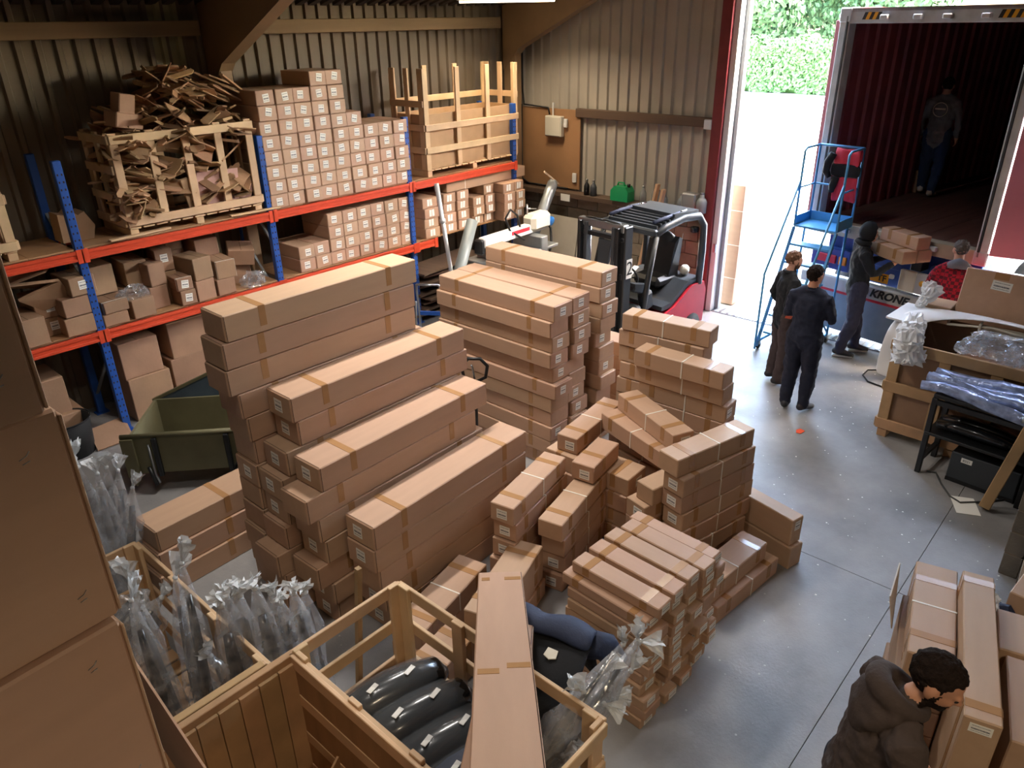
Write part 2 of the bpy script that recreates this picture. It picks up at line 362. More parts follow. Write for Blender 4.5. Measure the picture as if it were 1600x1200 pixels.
# ------------------------------------------------------------------ room shell
WX, WY = 10.75, 9.55          # inner faces of the gable wall and of the racking wall
rng = random.Random(5)
def empty_struct(name):
    o = bpy.data.objects.new(name, None); COL.objects.link(o); return struct(o)
fl = MB().box((3.8, 2.2, -.17), (14.2, 15, .3)).build('floor', MORTAR); struct(fl)
JX = at(1350, 903, z=0).x
for x0, x1 in ((-3.3, 1.4), (1.4, JX), (JX, 10.9)):
    for y0, y1 in ((-5.3, .9), (.9, 9.7)):
        B('floor_slab', FLOORM, fl, ((x0+x1)/2, (y0+y1)/2, -.01), (x1-x0-.006, y1-y0-.006, .02))
def clad_strip(mb, p, ax, out, length, z0, z1, pitch=.2, depth=.035, topfn=None):
    """trapezoid sheet starting at p running along ax, ribs towards out"""
    p, ax, out = Vector(p), Vector(ax), Vector(out); xs = []; n = max(1, round(length/pitch)); pt = length/n
    for i in range(n):
        b = i*pt; xs += [(b, 0), (b+pt*.55, 0), (b+pt*.65, depth), (b+pt*.9, depth)]
    xs.append((length, 0)); vs = []; fs = []
    for a, d in xs:
        q = p+ax*a+out*d; zt = topfn(q) if topfn else z1
        vs += [(q.x, q.y, z0), (q.x, q.y, zt)]
    for i in range(len(xs)-1): fs.append((2*i, 2*i+2, 2*i+3, 2*i+1))
    mb.add(vs, fs)
wl = empty_struct('wall_left')
x = -3.2
while x < WX:
    ln = min(1.0, WX-x)
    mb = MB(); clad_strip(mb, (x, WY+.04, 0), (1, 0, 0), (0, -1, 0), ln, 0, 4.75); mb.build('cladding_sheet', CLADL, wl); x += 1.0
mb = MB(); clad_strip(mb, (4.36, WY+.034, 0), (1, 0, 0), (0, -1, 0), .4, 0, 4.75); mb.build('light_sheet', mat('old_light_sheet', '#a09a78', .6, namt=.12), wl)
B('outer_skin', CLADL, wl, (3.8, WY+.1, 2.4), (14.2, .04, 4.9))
RIDGE_Y, RIDGE_Z, EAVE_Z = 2.2, 6.6, 4.55
def roof_z(y): return EAVE_Z+(RIDGE_Z-EAVE_Z)*((WY-y)/(WY-RIDGE_Y) if y >= RIDGE_Y else (y+5.2)/(RIDGE_Y+5.2))
rf = empty_struct('ceiling')
for (ya, yb) in ((WY+.15, RIDGE_Y), (RIDGE_Y, -5.2)):
    xx = -3.2
    while xx < 11.0:
        mb = MB(); n = 6; w_ = min(1.2, 11.0-xx)
        for i in range(n):
            for dz, a, b_ in ((0, 0, .5), (.05, .6, .9)):
                pass
        vs = []; fs = []; pr = []
        for i in range(n): pr += [(i/n, 0), ((i+.5)/n, 0), ((i+.6)/n, .05), ((i+.9)/n, .05)]
        pr.append((1, 0))
        for a, d in pr: vs += [(xx+a*w_, ya, roof_z(ya)+d), (xx+a*w_, yb, roof_z(yb)+d)]
        for i in range(len(pr)-1): fs.append((2*i, 2*i+2, 2*i+3, 2*i+1))
        mb.add(vs, fs); mb.build('roof_sheet', ROOFM, rf); xx += 1.2
yy = 8.7
while yy > -5:
    B('purlin', TIMBR, rf, (3.9, yy, roof_z(yy)-.09), (14, .07, .17)); yy -= 1.25
# gable wall: block base, ledge, cladding above, timber rail, door opening from y = 5.35 to .35
DY0, DY1, DZ = .35, 5.36, 5.2
wf = empty_struct('wall_far')
def blocks(parent, p, ax, nrm, length, rows, m, bl=.44, bh=.215, th=.1):
    p, ax, nrm = Vector(p), Vector(ax), Vector(nrm); me = {}
    for r_ in range(rows):
        a = -(r_ % 2)*bl/2
        while a < length-.02:
            a0, a1 = max(a, 0), min(a+bl, length)
            if a1-a0 > .03:
                k = round(a1-a0, 3)
                if k not in me:
                    d = (k-.012, th, bh-.012) if abs(ax.x) > .5 else (th, k-.012, bh-.012)
                    me[k] = MB().box((0, 0, 0), d, ch=.005).mesh('block', m)
                c = p+ax*((a0+a1)/2)+nrm*(rng.uniform(-.003, .003)); obj('concrete_block', me[k], parent, (c.x, c.y, (r_+.5)*bh))
            a += bl
blocks(wf, (WX+.05, DY1+.12, 0), (0, 1, 0), (1, 0, 0), WY-DY1-.12, 7, BLOCK)
B('mortar_core', MORTAR, wf, (WX+.075, (WY+DY1+.1)/2, .75), (.1, WY-DY1-.1, 1.5))
yb = DY1+.1
while yb < WY:
    ln = min(1.0, WY-yb)
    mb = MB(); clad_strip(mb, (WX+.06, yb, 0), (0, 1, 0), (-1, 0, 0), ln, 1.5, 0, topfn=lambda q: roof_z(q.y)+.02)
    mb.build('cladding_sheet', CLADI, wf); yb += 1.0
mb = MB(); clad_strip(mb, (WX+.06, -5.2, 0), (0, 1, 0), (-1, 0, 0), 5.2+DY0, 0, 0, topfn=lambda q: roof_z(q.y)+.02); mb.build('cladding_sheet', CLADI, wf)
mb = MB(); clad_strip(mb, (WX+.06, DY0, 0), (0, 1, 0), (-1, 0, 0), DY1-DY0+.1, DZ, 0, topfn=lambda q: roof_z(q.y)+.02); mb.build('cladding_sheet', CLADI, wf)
mb = MB(); mb.prism([(WX+.16, -5.3, 0), (WX+.16, DY0, 0), (WX+.16, DY0, roof_z(DY0)), (WX+.16, -5.3, roof_z(-5.2))], (.04, 0, 0))
mb.prism([(WX+.16, DY1+.1, 0), (WX+.16, WY+.1, 0), (WX+.16, WY+.1, EAVE_Z+.1), (WX+.16, DY1+.1, roof_z(DY1))], (.04, 0, 0))
mb.prism([(WX+.16, DY0, DZ), (WX+.16, DY1+.1, DZ), (WX+.16, DY1+.1, roof_z(DY1)), (WX+.16, RIDGE_Y, RIDGE_Z), (WX+.16, DY0, roof_z(DY0))], (.04, 0, 0)); mb.build('outer_skin', CLADI, wf)
t = B('trim_1', DARKT, None, (WX-.03, (8.1+DY1)/2+.1, 2.9), (.09, 8.1-DY1-.1, .14), ch=.008); struct(t)      # rail across the cladding
t = B('trim_2', DARKT, None, (WX-.09, (WY+DY1)/2+.1, 1.54), (.24, WY-DY1-.25, .09), ch=.008); struct(t)    # ledge on top of the blocks
# eaves timber along the racking wall
for i, (a, b_) in enumerate(((-3.0, 4.9), (5.2, 10.2))):
    t = B('trim_%d' % (3+i), TIMBR, None, ((a+b_)/2, WY-.12, 4.29), (b_-a, .12, .17), ch=.008); struct(t)
# portal frames with haunches
for i, fx in enumerate((5.06, 10.45, .2)):
    t = empty_struct('trim_%d' % (5+i))
    B('stanchion', FRAME, t, (fx, WY-.2, 2.0), (.16, .26, 4.0), ch=.01)
    MB().prism([(fx-.09, WY-.06, 3.55), (fx-.09, WY-.06, roof_z(WY)), (fx-.09, 7.3, roof_z(7.3)-.18), (fx-.09, 7.6, roof_z(7.6)-.5), (fx-.09, WY-.42, 3.9)], (.18, 0, 0)).build('haunch', FRAME, t)
    MB().prism([(fx-.09, 7.6, roof_z(7.6)-.5), (fx-.09, 7.6, roof_z(7.6)-.18), (fx-.09, RIDGE_Y, roof_z(RIDGE_Y)-.18), (fx-.09, RIDGE_Y, roof_z(RIDGE_Y)-.5)], (.18, 0, 0)).build('rafter', FRAME, t)
# walls behind the viewer, and the short block wall by the door
for n_, c, d in (('wall_back', (-3.25, 2.2, 3.2), (.1, 15, 6.6)), ('wall_front', (3.8, -5.3, 2.4), (14.2, .1, 5.2))):
    struct(B(n_, CLADL, None, c, d))
wr = empty_struct('wall_right')
blocks(wr, (6.5, .28, 0), (1, 0, 0), (0, 1, 0), 4.2, 9, BLOCKG, th=.14)
blocks(wr, (6.5, .21, 0), (0, -1, 0), (-1, 0, 0), 1.0, 9, BLOCKG, th=.14)
B('mortar_core', MORTAR, wr, (8.6, .285, .96), (4.18, .12, 1.92)); B('mortar_core', MORTAR, wr, (6.51, -.3, .96), (.11, 1.0, 1.92))
# doorway: red post, white frame, drain strip
d1 = empty_struct('door_1')
B('door_post', DOORRED, d1, (WX-.02, 5.52, DZ/2), (.16, .17, DZ), ch=.008)
B('door_frame', WHITE, d1, (WX+.02, 5.385, DZ/2), (.14, .09, DZ), ch=.006)
B('door_frame', GALV, d1, (WX+.14, 5.33, DZ/2), (.1, .1, DZ), ch=.006)
B('door_frame', DOORRED, d1, (WX-.02, DY0-.05, DZ/2), (.16, .17, DZ), ch=.008)
B('door_head', WHITE, d1, (WX+.03, 2.9, DZ+.06), (.16, 5.1, .12))
hd = B('door_hasp', STEEL, d1, (WX-.06, 5.37, 1.05), (.03, .05, .14), ch=.006)
B('sill_plate', GALV, d1, (WX+.1, 2.9, .004), (.24, 4.95, .016))
for i in range(40):
    B('grating_bar', STEEL, d1, (WX+.1, .55+i*.122, .016), (.2, .045, .012))
# ------------------------------------------------------------------ outside
yard = B('ground', YARD, None, (65, 10, -.12), (108.3, 160, .2)); struct(yard)
def leaves(n, f, size, rs):
    r_ = random.Random(rs); mb = MB()
    for i in range(n):
        p, nrm = f(r_); a = Vector((r_.uniform(-1, 1), r_.uniform(-1, 1), r_.uniform(-1, 1))).normalized()
        u = nrm.cross(a).normalized()*size*r_.uniform(.6, 1.3); v = nrm.cross(u).normalized()*size*.55*r_.uniform(.7, 1.2); t_ = nrm*r_.uniform(-.3, .3)*size
        mb.add([p-u, p+v*.9+t_, p+u, p-v*.9-t_], [(0, 1, 2, 3)])
    return mb
hx, hy = 50, 22
def hedge_pt(r_):
    k = r_.random(); bump_ = .25*math.sin(hyv(r_)*1.7)
    if k < .62: p = Vector((hx-1.2+r_.uniform(-.25, .1), r_.uniform(hy-7, hy+6), r_.uniform(.05, 2.9))); n = Vector((-1, r_.uniform(-.7, .7), r_.uniform(-.2, .9)))
    else: p = Vector((hx+r_.uniform(-1.2, 1.2), r_.uniform(hy-7, hy+6), 2.9+r_.uniform(-.1, .2))); n = Vector((r_.uniform(-.8, .4), r_.uniform(-.7, .7), 1))
    p.z += .14*math.sin(p.y*1.9)+.1*math.sin(p.y*4.1); return p, n.normalized()
def hyv(r_): return 0
hg = thing('hedge', 'clipped green hedge across the yard beyond the open doorway', 'hedge', (hx, hy, 0))
hb = MB().box((hx, hy, 1.4), (2.1, 13, 2.8), ch=.3).build('hedge_core', LEAF, hg); hb.location = (-hx, -hy, 0)
lv = leaves(9000, hedge_pt, .16, 3).build('foliage', LEAF, hg); lv.location = (-hx, -hy, 0); stuff(lv)
TREES = [(62, 30, 9, 4.2, 'tall pale tree behind the hedge, nearest the red door post'), (66, 24.5, 10, 4.4, 'dark-trunked tree behind the middle of the hedge'), (63, 19.5, 9.5, 4.0, 'leafy tree behind the hedge, nearest the container')]
for i, (tx, ty, th, tr, lb) in enumerate(TREES):
    t = thing('tree', lb, 'tree', (tx, ty, 0), group='trees beyond the yard')
    MB().tube([(0, 0, -.1), (.1, .05, 1.6), (0, .1, 3.5), (.2, 0, 6)], [.35, .28, .22, .1], 9).build('trunk', BARK, t)
    def tp(r_):
        a, z_ = r_.uniform(0, 2*PI), r_.uniform(-1, 1); q = math.sqrt(1-z_*z_); k = r_.uniform(.6, 1)**.5
        lump = 1+.18*math.sin(3*a+i)+.12*math.sin(5*z_+2*a)
        d = Vector((q*math.cos(a), q*math.sin(a), z_)); return Vector((d.x*tr*k*lump, d.y*tr*k*lump, th*.5+1.1+d.z*(th*.42)*k*lump)), (d+Vector((r_.uniform(-.6, .6), r_.uniform(-.6, .6), r_.uniform(-.3, .8)))).normalized()
    stuff(leaves(5200, tp, .3, 20+i).build('foliage', LEAF2, t))
# flattened carton leaning outside against the door frame
bx = at(1292*.0+1138, 440, x=11.05)
for i, (dx, lb) in enumerate(((0, 'tall strapped flat carton leaning outside the white door frame'),)):
    o = carton(11.32, 5.36, 0, PI/2, .3, .24, 1.95, lb, None, tapes=(), slot=False, strap=None)
    for hz in (.45, 1.0, 1.55): B('packing_strap', STRAP, o, (0, 0, hz), (.304, .244, .012))

# ------------------------------------------------------------------ pallet racking
RY0, RY1 = 8.6, 9.42
POSTX = (.42, 2.72, 5.01, 7.33, 9.64); ZU, ZL = 2.16, 1.25
rack = thing('pallet_rack', 'long pallet rack with blue uprights and orange beams along the wall', 'rack', (2.72, RY0, 0))
def rk(name, m, mb): o = mb.build(name, m, rack); o.location = (-2.72, -RY0, 0); return o
for i, px in enumerate(POSTX):
    for yy in (RY0+.04, RY1-.04):
        o = rk('upright', BLUE, MB().box((px, yy, 1.555), (.085, .075, 3.11), ch=.006))
        if yy < 9: 
            mb = MB()
            for k in range(38): mb.box((px-.02, yy-.038, .2+k*.075), (.014, .003, .02)).box((px+.02, yy-.038, .2+k*.075), (.014, .003, .02))
            q = mb.build('slot_row', SLOT, o); stuff(q)
        rk('foot_plate', BLUE, MB().box((px, yy, .006), (.15, .12, .012)))
    for z0, z1 in ((.25, .95), (.95, .3+1.4), (1.75, 2.5)):
        a, b_ = (RY0+.05, RY1-.05) if int(z0*10) % 2 else (RY1-.05, RY0+.05)
        rk('brace', GALV, MB().beam((px, a, z0), (px, b_, z1), .03, .02))
for i in range(4):
    for z in (ZU, ZL):
        if i == 0 and False: continue
        for yy in (RY0-.02, RY1-.02):
            a, b_ = POSTX[i]+.045, POSTX[i+1]-.045; mb = MB()
            if i == 3 and z == ZL and yy < 9: b_ = a+.34      # this front beam is cut short
            mb.box(((a+b_)/2, yy, z-.055), (b_-a, .045, .03), ch=.004).box(((a+b_)/2, yy+.006, z-.02), (b_-a, .033, .05)).box(((a+b_)/2, yy, z+.018), (b_-a, .05, .035), ch=.004)
            rk('beam', ORANGE, mb)
            for e in (a-.02, b_+.02): rk('beam_bracket', ORANGE, MB().box((e, yy-.022, z-.02), (.07, .012, .15), ch=.003))
        n = 5
        for k in range(n):
            a, b_ = POSTX[i]+.05, POSTX[i+1]-.05; w_ = (b_-a)/n
            rk('shelf_board', PLY, MB().box((a+(k+.5)*w_, (RY0+RY1)/2, z+.045), (w_-.006, RY1-RY0-.04, .018)))
SU, SLW = ZU+.054, ZL+.054       # tops of the two shelf levels
rng = random.Random(11)
# ------------------------------------------------------------------ timber crates
def crate(label, x0, x1, y0, y1, z0, zt, rails, nlong=4, nshort=2, m=PINE, base=True, post=(.09, .03), proud=0, sides='NSEW', top=True, railh=.09, lining=None, endboards=None, name='timber_crate'):
    """posts + horizontal rails; rails = list of rail centre heights above z0; lining = (material, height) inside the rails"""
    lx, ly = x1-x0, y1-y0; t = thing(name, label, 'crate', ((x0+x1)/2, (y0+y1)/2, z0)); h = zt-z0; hx, hy = lx/2, ly/2
    longx = lx > ly; nx, ny = (nlong, nshort) if longx else (nshort, nlong); pw, pt = post
    def part(n, c, d, mm=m): return B(n, mm, t, c, d, ch=.004)
    bz = .1 if base else 0
    if base:
        for k in range(3):
            if longx: part('bearer', (-hx+.06+k*(lx-.12)/2, 0, .04), (.09, ly-.02, .08))
            else: part('bearer', (0, -hy+.06+k*(ly-.12)/2, .04), (lx-.02, .09, .08))
        n = max(5, int((ly if not longx else lx)/.14)); 
        for k in range(n):
            if longx: part('base_board', (-hx+(k+.5)*lx/n, 0, .091), (lx/n-.025, ly, .02))
            else: part('base_board', (0, -hy+(k+.5)*ly/n, .091), (lx, ly/n-.025, .02))
    for s, sd in ((-1, 'S'), (1, 'N')):
        if sd not in sides: continue
        for k in range(nx):
            px = -hx+pw/2+k*(lx-pw)/(nx-1); part('post', (px, s*(hy-pt/2), bz+(h-bz+proud)/2), (pw, pt, h-bz+proud))
        for rz in rails: part('rail', (0, s*(hy-pt-.0125), rz), (lx-2*pt, .025, railh)) if not top else part('rail', (0, s*(hy+.0125), rz), (lx, .025, railh))
    for s, sd in ((-1, 'W'), (1, 'E')):
        if sd not in sides: continue
        for k in range(ny):
            py = -hy+pw/2+pt+k*(ly-pw-2*pt)/(ny-1); part('post', (s*(hx-pt/2), py, bz+(h-bz+proud)/2), (pt, pw, h-bz+proud))
        for rz in rails: part('rail', (s*(hx+.0125), 0, rz), (.025, ly, railh))
    if lining:
        lm_, lz = lining
        for s in (-1, 1):
            part('lining_panel', (0, s*(hy-pt-.03), bz+lz/2), (lx-2*pt-.07, .008, lz), lm_); part('lining_panel', (s*(hx-pt-.006), 0, bz+lz/2), (.008, ly-2*pt-.01, lz), lm_)
    return t
# crate heaped with offcuts on the upper shelf, first bay in view
scr = crate('pine slatted crate heaped with wood offcuts on the upper rack shelf', 3.27, 4.93, RY0+.02, 9.36, SU, 3.31, (.16, 1.03), 5, 3)
B('rail', PINE, scr, (-.845, 0, .42), (.022, .7, .09), ch=.004); B('rail', PINE, scr, (-.845, 0, .72), (.022, .7, .09), ch=.004)
rk_crate = crate('tall open pine crate with cardboard lining on the upper shelf by the gable wall', 7.7, 9.74, RY0+.02, 9.36, SU, 3.3, (.38, .7), 4, 3, proud=.42, lining=(CARDIN, .78))
for s in (1, ): B('rail', PINE, rk_crate, (0, .36, 1.03), (1.98, .025, .09), ch=.004)
for s in (-1, 1): B('rail', PINE, rk_crate, (s*1.03, 0, 1.03), (.025, .72, .09), ch=.004)
B('liner_floor', CARDIN, rk_crate, (0, 0, .112), (1.9, .66, .012))
lc = crate('pine crate cut off at the edge, on the shelf before the blue end upright', .75, 2.17, RY0+.02, 9.36, SU, 3.25, (.15, .6, 1.02), 4, 3)
# wood offcuts heaped in the crate
sm_ = []
for k, d in enumerate(((.5, .11, .018), (.42, .2, .012), (.36, .06, .03), (.34, .26, .012), (.6, .07, .02), (.26, .16, .03))):
    mb = MB(); mb.prism([(-d[0]/2, -d[1]/2, 0), (d[0]/2-.02*k/3, -d[1]/2+.01, 0), (d[0]/2+.015, d[1]/6, 0), (d[0]/2-.03, d[1]/2, 0), (-d[0]/2+.02, d[1]/2-.008, 0), (-d[0]/2-.012, 0, 0)], (0, 0, d[2])); sm_.append(mb.mesh('offcut', SCRAP))
def offcut(x, y, z, rot, k, lb='broken brown wood offcut lying in the heap in the crate', grp='wood offcuts heaped in the crate', m=None):
    o = obj('wood_offcut', sm_[k], None, (x, y, z), rot); tag(o, lb, 'offcut', grp); return o
for i in range(215):
    u, v = rng.uniform(-1, 1), rng.uniform(-1, 1)
    top = 1.0+.74*max(0, 1-(u*.95-.05)**2*1.05)*max(.15, 1-(v-.1)**2*.8)
    side = i < 95
    if side: v = rng.choice((-.86, -.8)) if rng.random() < .7 else v; u = u if rng.random() < .75 else -.93; z = rng.uniform(.18, 1.0)
    else: z = top-rng.uniform(.0, .16)
    if u < -.2 and z > 1.25: z -= .22
    offcut(4.1+u*.74, 8.99+v*.33, SU+z, (rng.uniform(-.9, .9), rng.uniform(-.5, .5), rng.uniform(0, PI)), rng.randrange(6))
for i in range(26):
    a = rng.uniform(-.5, .5); offcut(4.55+rng.uniform(-.35, .45), 8.75+rng.uniform(0, .5), SU+1.52-abs(i-13)*.014, (rng.uniform(-.2, .2), .45+rng.uniform(-.15, .15), a), rng.choice((0, 3, 4)))
o = B('plywood_offcut', PINKPLY, None, (4.42, 8.69, SU+.36), (.52, .012, .42), (.12, .05, 0)); tag(o, 'square pinkish plywood sheet behind the crate posts, below the heap', 'board')
o = B('plywood_offcut', PINKPLY, None, (4.78, 8.69, SU+.27), (.14, .012, .2), (.1, .4, 0)); tag(o, 'small pinkish plywood scrap in the corner of the heaped crate', 'board')
o = B('pine_offcut', PINE, None, (4.05, 8.7, SU+.32), (.09, .03, .42), (.1, -.18, 0), .004); tag(o, 'short pale pine post standing inside the heaped crate', 'offcut')
o = MB().box((0, 0, 0), (.34, .2, .16), ch=.01).box((-.03, -.02, .17), (.2, .14, .2), ch=.01).build('broken_carton', CARDW); o.location = (3.55, 8.8, SU+1.2); o.rotation_euler = (.1, .2, .3); tag(o, 'torn brown carton piece on top of the heap, at its lower end', 'carton')
o = MB().box((0, 0, 0), (.7, .06, .02)).build('pine_lath', PINE); o.location = (3.38, 8.62, SU+.02); o.rotation_euler = (0, 0, .08); tag(o, 'pale pine lath lying flat on the upper shelf edge', 'offcut')
o = MB().box((0, 0, 0), (.66, .05, .018)).build('pine_lath', PINE); o.location = (4.8, 8.6, SU+.02); o.rotation_euler = (0, 0, -.05); tag(o, 'thin lath on the upper shelf beside the second blue upright', 'offcut')
o = MB().prism([(-.16, 0, 0), (.16, 0, 0), (.2, 0, .14), (.12, 0, .3), (.05, 0, .27), (0, 0, .32), (-.06, 0, .28), (-.15, 0, .31)], (0, .25, 0)).build('torn_carton', CARDW); o.location = (2.85, 8.95, SU); tag(o, 'torn carton stub on the upper shelf behind the first blue upright', 'carton')

# ------------------------------------------------------------------ small labelled cartons on the racking
sw, sh_, sl = .248, .172, .62
heights = (8, 8, 8, 9, 9, 6, 5, 5, 5)
def rst(): return (rng.uniform(-.03, .03), rng.uniform(.45, .6), rng.choice((0, 0, 0, .12, -.1, .2, .05)))
for c, n in enumerate(heights):
    for r_ in range(n):
        carton(5.16+c*.2565+rng.uniform(-.006, .006), RY0+sl/2+rng.uniform(0, .03)-.02, SU+r_*(sh_+.003), PI/2+rng.uniform(-.012, .012), sl, sw, sh_,
               'small labelled carton, %s row up, %s column from the second upright, upper shelf' % (ORD[r_+1], ORD[c+1]), 'cartons on the upper shelf', (), rst(), slot=False)
heights2 = (2, 2, 4, 4, 4, 4, 4, 4)
for c, n in enumerate(heights2):
    for r_ in range(n):
        carton(5.46+c*.2525+rng.uniform(-.006, .006), RY0+sl/2+.02+rng.uniform(0, .03), SLW+r_*(sh_+.003), PI/2+rng.uniform(-.012, .012), sl, sw-.004, sh_,
               'small labelled carton, %s row up, %s column, under the second beam' % (ORD[r_+1], ORD[c+1]), 'cartons on the lower shelf', (), rst(), slot=False)
# last bay: cartons with two slips on the end, one long box over them
heights3 = ((7.72, 4, .3), (8.13, 4, .26), (8.43, 4, .26), (8.76, 3, .26), (9.03, 4, .23), (9.31, 4, .27), (9.57, 4, .22))
for c, (px, n, cw) in enumerate(heights3):
    for r_ in range(n):
        o = carton(px, RY0+.33-(.2 if c > 4 else 0)+rng.uniform(-.02, .04), SLW+r_*.152, PI/2+rng.uniform(-.02, .02), .62, cw, .149,
                   'carton with twin slips, %s row up, %s column of the last bay' % (ORD[r_+1], ORD[c+1]), 'twin-slip cartons in the last bay', (), None, slot=False)
        for dx in (-.02, .035): obj('paper_slip', cm('slip', lambda: MB().box((0, 0, 0), (.0015, .045, .1)).mesh('paper_slip', PAPER)), o, (-.3115, dx, .078), (rng.uniform(-.1, .1), 0, 0))
carton(9.02, RY0+.2, SLW+.612, 0, 1.85, .3, .17, 'long strapped carton lying across the twin-slip cartons below the end crate', None, (), None, strap=.22, slot=False)
# jumbled old cartons on the lower shelf of the first bay
def oldbox(px, py, w_, h_, d_, label, yaw=0, z=SLW, dy=0, tilt=None, strap=None, st=None, lift=0, seam=True):
    p = at(px, py, y=RY0+dy)
    o = carton(p.x, p.y+d_/2, (z if z is not None else p.z)+lift, PI/2+yaw, d_, w_, h_, label, None, (), st, strap=strap, slot=False, m=CARDW, tilt=tilt, seam=seam); return o
ob = [(128, 452, .27, .2, .4, 'worn carton with a slip, topmost of three beside the first upright', .1, .42), (122, 490, .28, .2, .42, 'worn carton, middle of the three beside the first upright', .06, .21), (130, 520, .3, .2, .42, 'worn carton, lowest of the three beside the first upright', .0, 0)]
for (px, py, w_, h_, d_, lb, yw, lf) in ob: oldbox(px, py, w_, h_, d_, lb, yw, lift=lf, st=(0, .55, 0) if 'slip' in lb else None)
oldbox(160, 445, .3, .33, .45, 'taller worn carton behind the first upright, lower shelf', 0, lift=.28, dy=.3); oldbox(160, 445, .34, .27, .45, 'worn carton under the taller one behind the first upright', 0, dy=.3)
oldbox(184, 490, .27, .13, .32, 'small squashed strapped carton on top of another at the beam edge', .05, lift=.14, strap=.12); oldbox(186, 508, .27, .135, .32, 'small squashed carton at the beam edge, under its twin', -.03)
oldbox(224, 480, .26, .22, .4, 'worn carton under the clear bag on the lower shelf', .06)
oldbox(214, 420, .26, .3, .4, 'upright worn carton behind the clear bag', -.05, lift=.27, dy=.32); oldbox(214, 450, .3, .26, .4, 'worn carton below the upright one, behind the bag', .04, dy=.32)
oldbox(246, 440, .2, .27, .3, 'narrow tall carton, upper of a leaning pair on the lower shelf', .12, lift=.27, dy=.15); oldbox(250, 470, .22, .265, .3, 'narrow tall carton, lower of the leaning pair', .1, dy=.15)
oldbox(262, 420, .2, .26, .3, 'worn carton with a slip under the orange upper beam', -.1, lift=.39, dy=.25, st=(0, .6, 0)); oldbox(264, 450, .26, .38, .3, 'deep worn carton beneath the one with a slip', 0, dy=.25)
oldbox(291, 450, .19, .15, .42, 'small strapped carton with a label, upper of two at the shelf edge', -.02, lift=.185, strap=.06, st=(0, .5, .1)); oldbox(297, 470, .19, .18, .42, 'small carton with a label, lower of two at the shelf edge', .0, st=(0, .5, .1))
oldbox(316, 430, .25, .27, .4, 'squarish carton with grey print, upper of a pair', .14, lift=.255); oldbox(322, 462, .25, .25, .4, 'squarish carton with grey print, lower of a pair', .12)
oldbox(357, 425, .24, .22, .42, 'strapped worn carton with a caved-in face', -.1, lift=.2, strap=.03); oldbox(355, 455, .24, .2, .4, 'crushed carton with a torn flap under the strapped one', .05)
oldbox(323, 385, .3, .22, .35, 'brown carton at the back under the upper beam', 0, lift=.42, dy=.36); oldbox(323, 400, .32, .42, .3, 'tall brown carton at the back of the lower shelf', 0, dy=.4)
oldbox(385, 402, .32, .2, .34, 'tilted carton with a folded lid near the second upright', -.45, lift=.27, dy=.2, tilt=(.12, -.14)); oldbox(375, 430, .36, .26, .3, 'carton propping up the tilted one near the second upright', -.2, dy=.3)
oldbox(276, 415, .2, .16, .3, 'small rounded carton tucked under the upper beam', .1, lift=.56, dy=.45); oldbox(282, 440, .24, .55, .25, 'tall carton standing at the back under the small rounded one', .05, dy=.5)
# first part bay, before the first upright
oldbox(78, 480, .3, .2, .5, 'worn carton with a slip, upper of two near the big cartons', .0, lift=.205, st=(0, .55, 0), dy=.2); oldbox(84, 505, .3, .2, .5, 'worn carton with a slip, lower of two near the big cartons', .03, st=(0, .55, 0), dy=.2)
oldbox(42, 500, .3, .3, .5, 'plain carton at the shelf end near the big cartons', .05, lift=0, dy=0)
o = MB().prism([(0, 0, 0), (.5, 0, -.06), (.56, .2, -.2), (.1, .3, -.1)], (0, .05, .02)).prism([(0, .0, 0), (.36, -.1, .09), (.5, .1, .1), (.1, .3, .12)], (0, .04, .02)).prism([(.5, 0, -.06), (.58, 0, -.26), (.3, .1, -.36), (.1, .1, -.2)], (0, .03, .02)).build('crumpled_cardboard', CARDW)
p = at(18, 470, y=8.65); o.location = (p.x, 8.7, SLW+.65); tag(o, 'crumpled sheet of cardboard sticking out of the lower shelf end', 'cardboard')
# floor level below the racking
def fbox(x, y, z, yaw, L, W, H, lb, strap=None, m=CARDW): return carton(x, y, z, yaw, L, W, H, lb, None, (), None, strap=strap, slot=False, m=m, seam=True)
fbox(2.05, 9.0, 0, PI/2, .6, .62, .42, 'wide worn carton on the floor below the first bay'); fbox(1.98, 9.05, .42, PI/2, .55, .56, .42, 'worn carton stacked on the wide one below the first bay')
fbox(3.15, 9.05, 0, PI/2, .6, .5, .55, 'deep dim carton on the floor just past the first upright'); fbox(3.12, 9.05, .55, PI/2, .55, .46, .45, 'dim carton on the deep one past the first upright')
fbox(3.72, 9.08, 0, PI/2, .6, .55, .62, 'tall dim carton in the middle under the lower shelf'); fbox(3.74, 9.06, .62, PI/2, .56, .5, .46, 'dim carton on the tall one under the lower shelf')
fbox(4.3, 8.95, 0, PI/2, .6, .36, .4, 'strapped carton on the floor beside the cart', .1); fbox(4.3, 8.93, .4, PI/2, .6, .34, .3, 'strapped carton, middle of the pile beside the cart', .1); fbox(4.32, 8.95, .7, PI/2, .55, .34, .3, 'strapped carton on top of the pile beside the cart', .1)
fbox(4.72, 9.0, 0, PI/2, .5, .3, .9, 'tall pale carton on the floor before the second upright', None, CARDW)

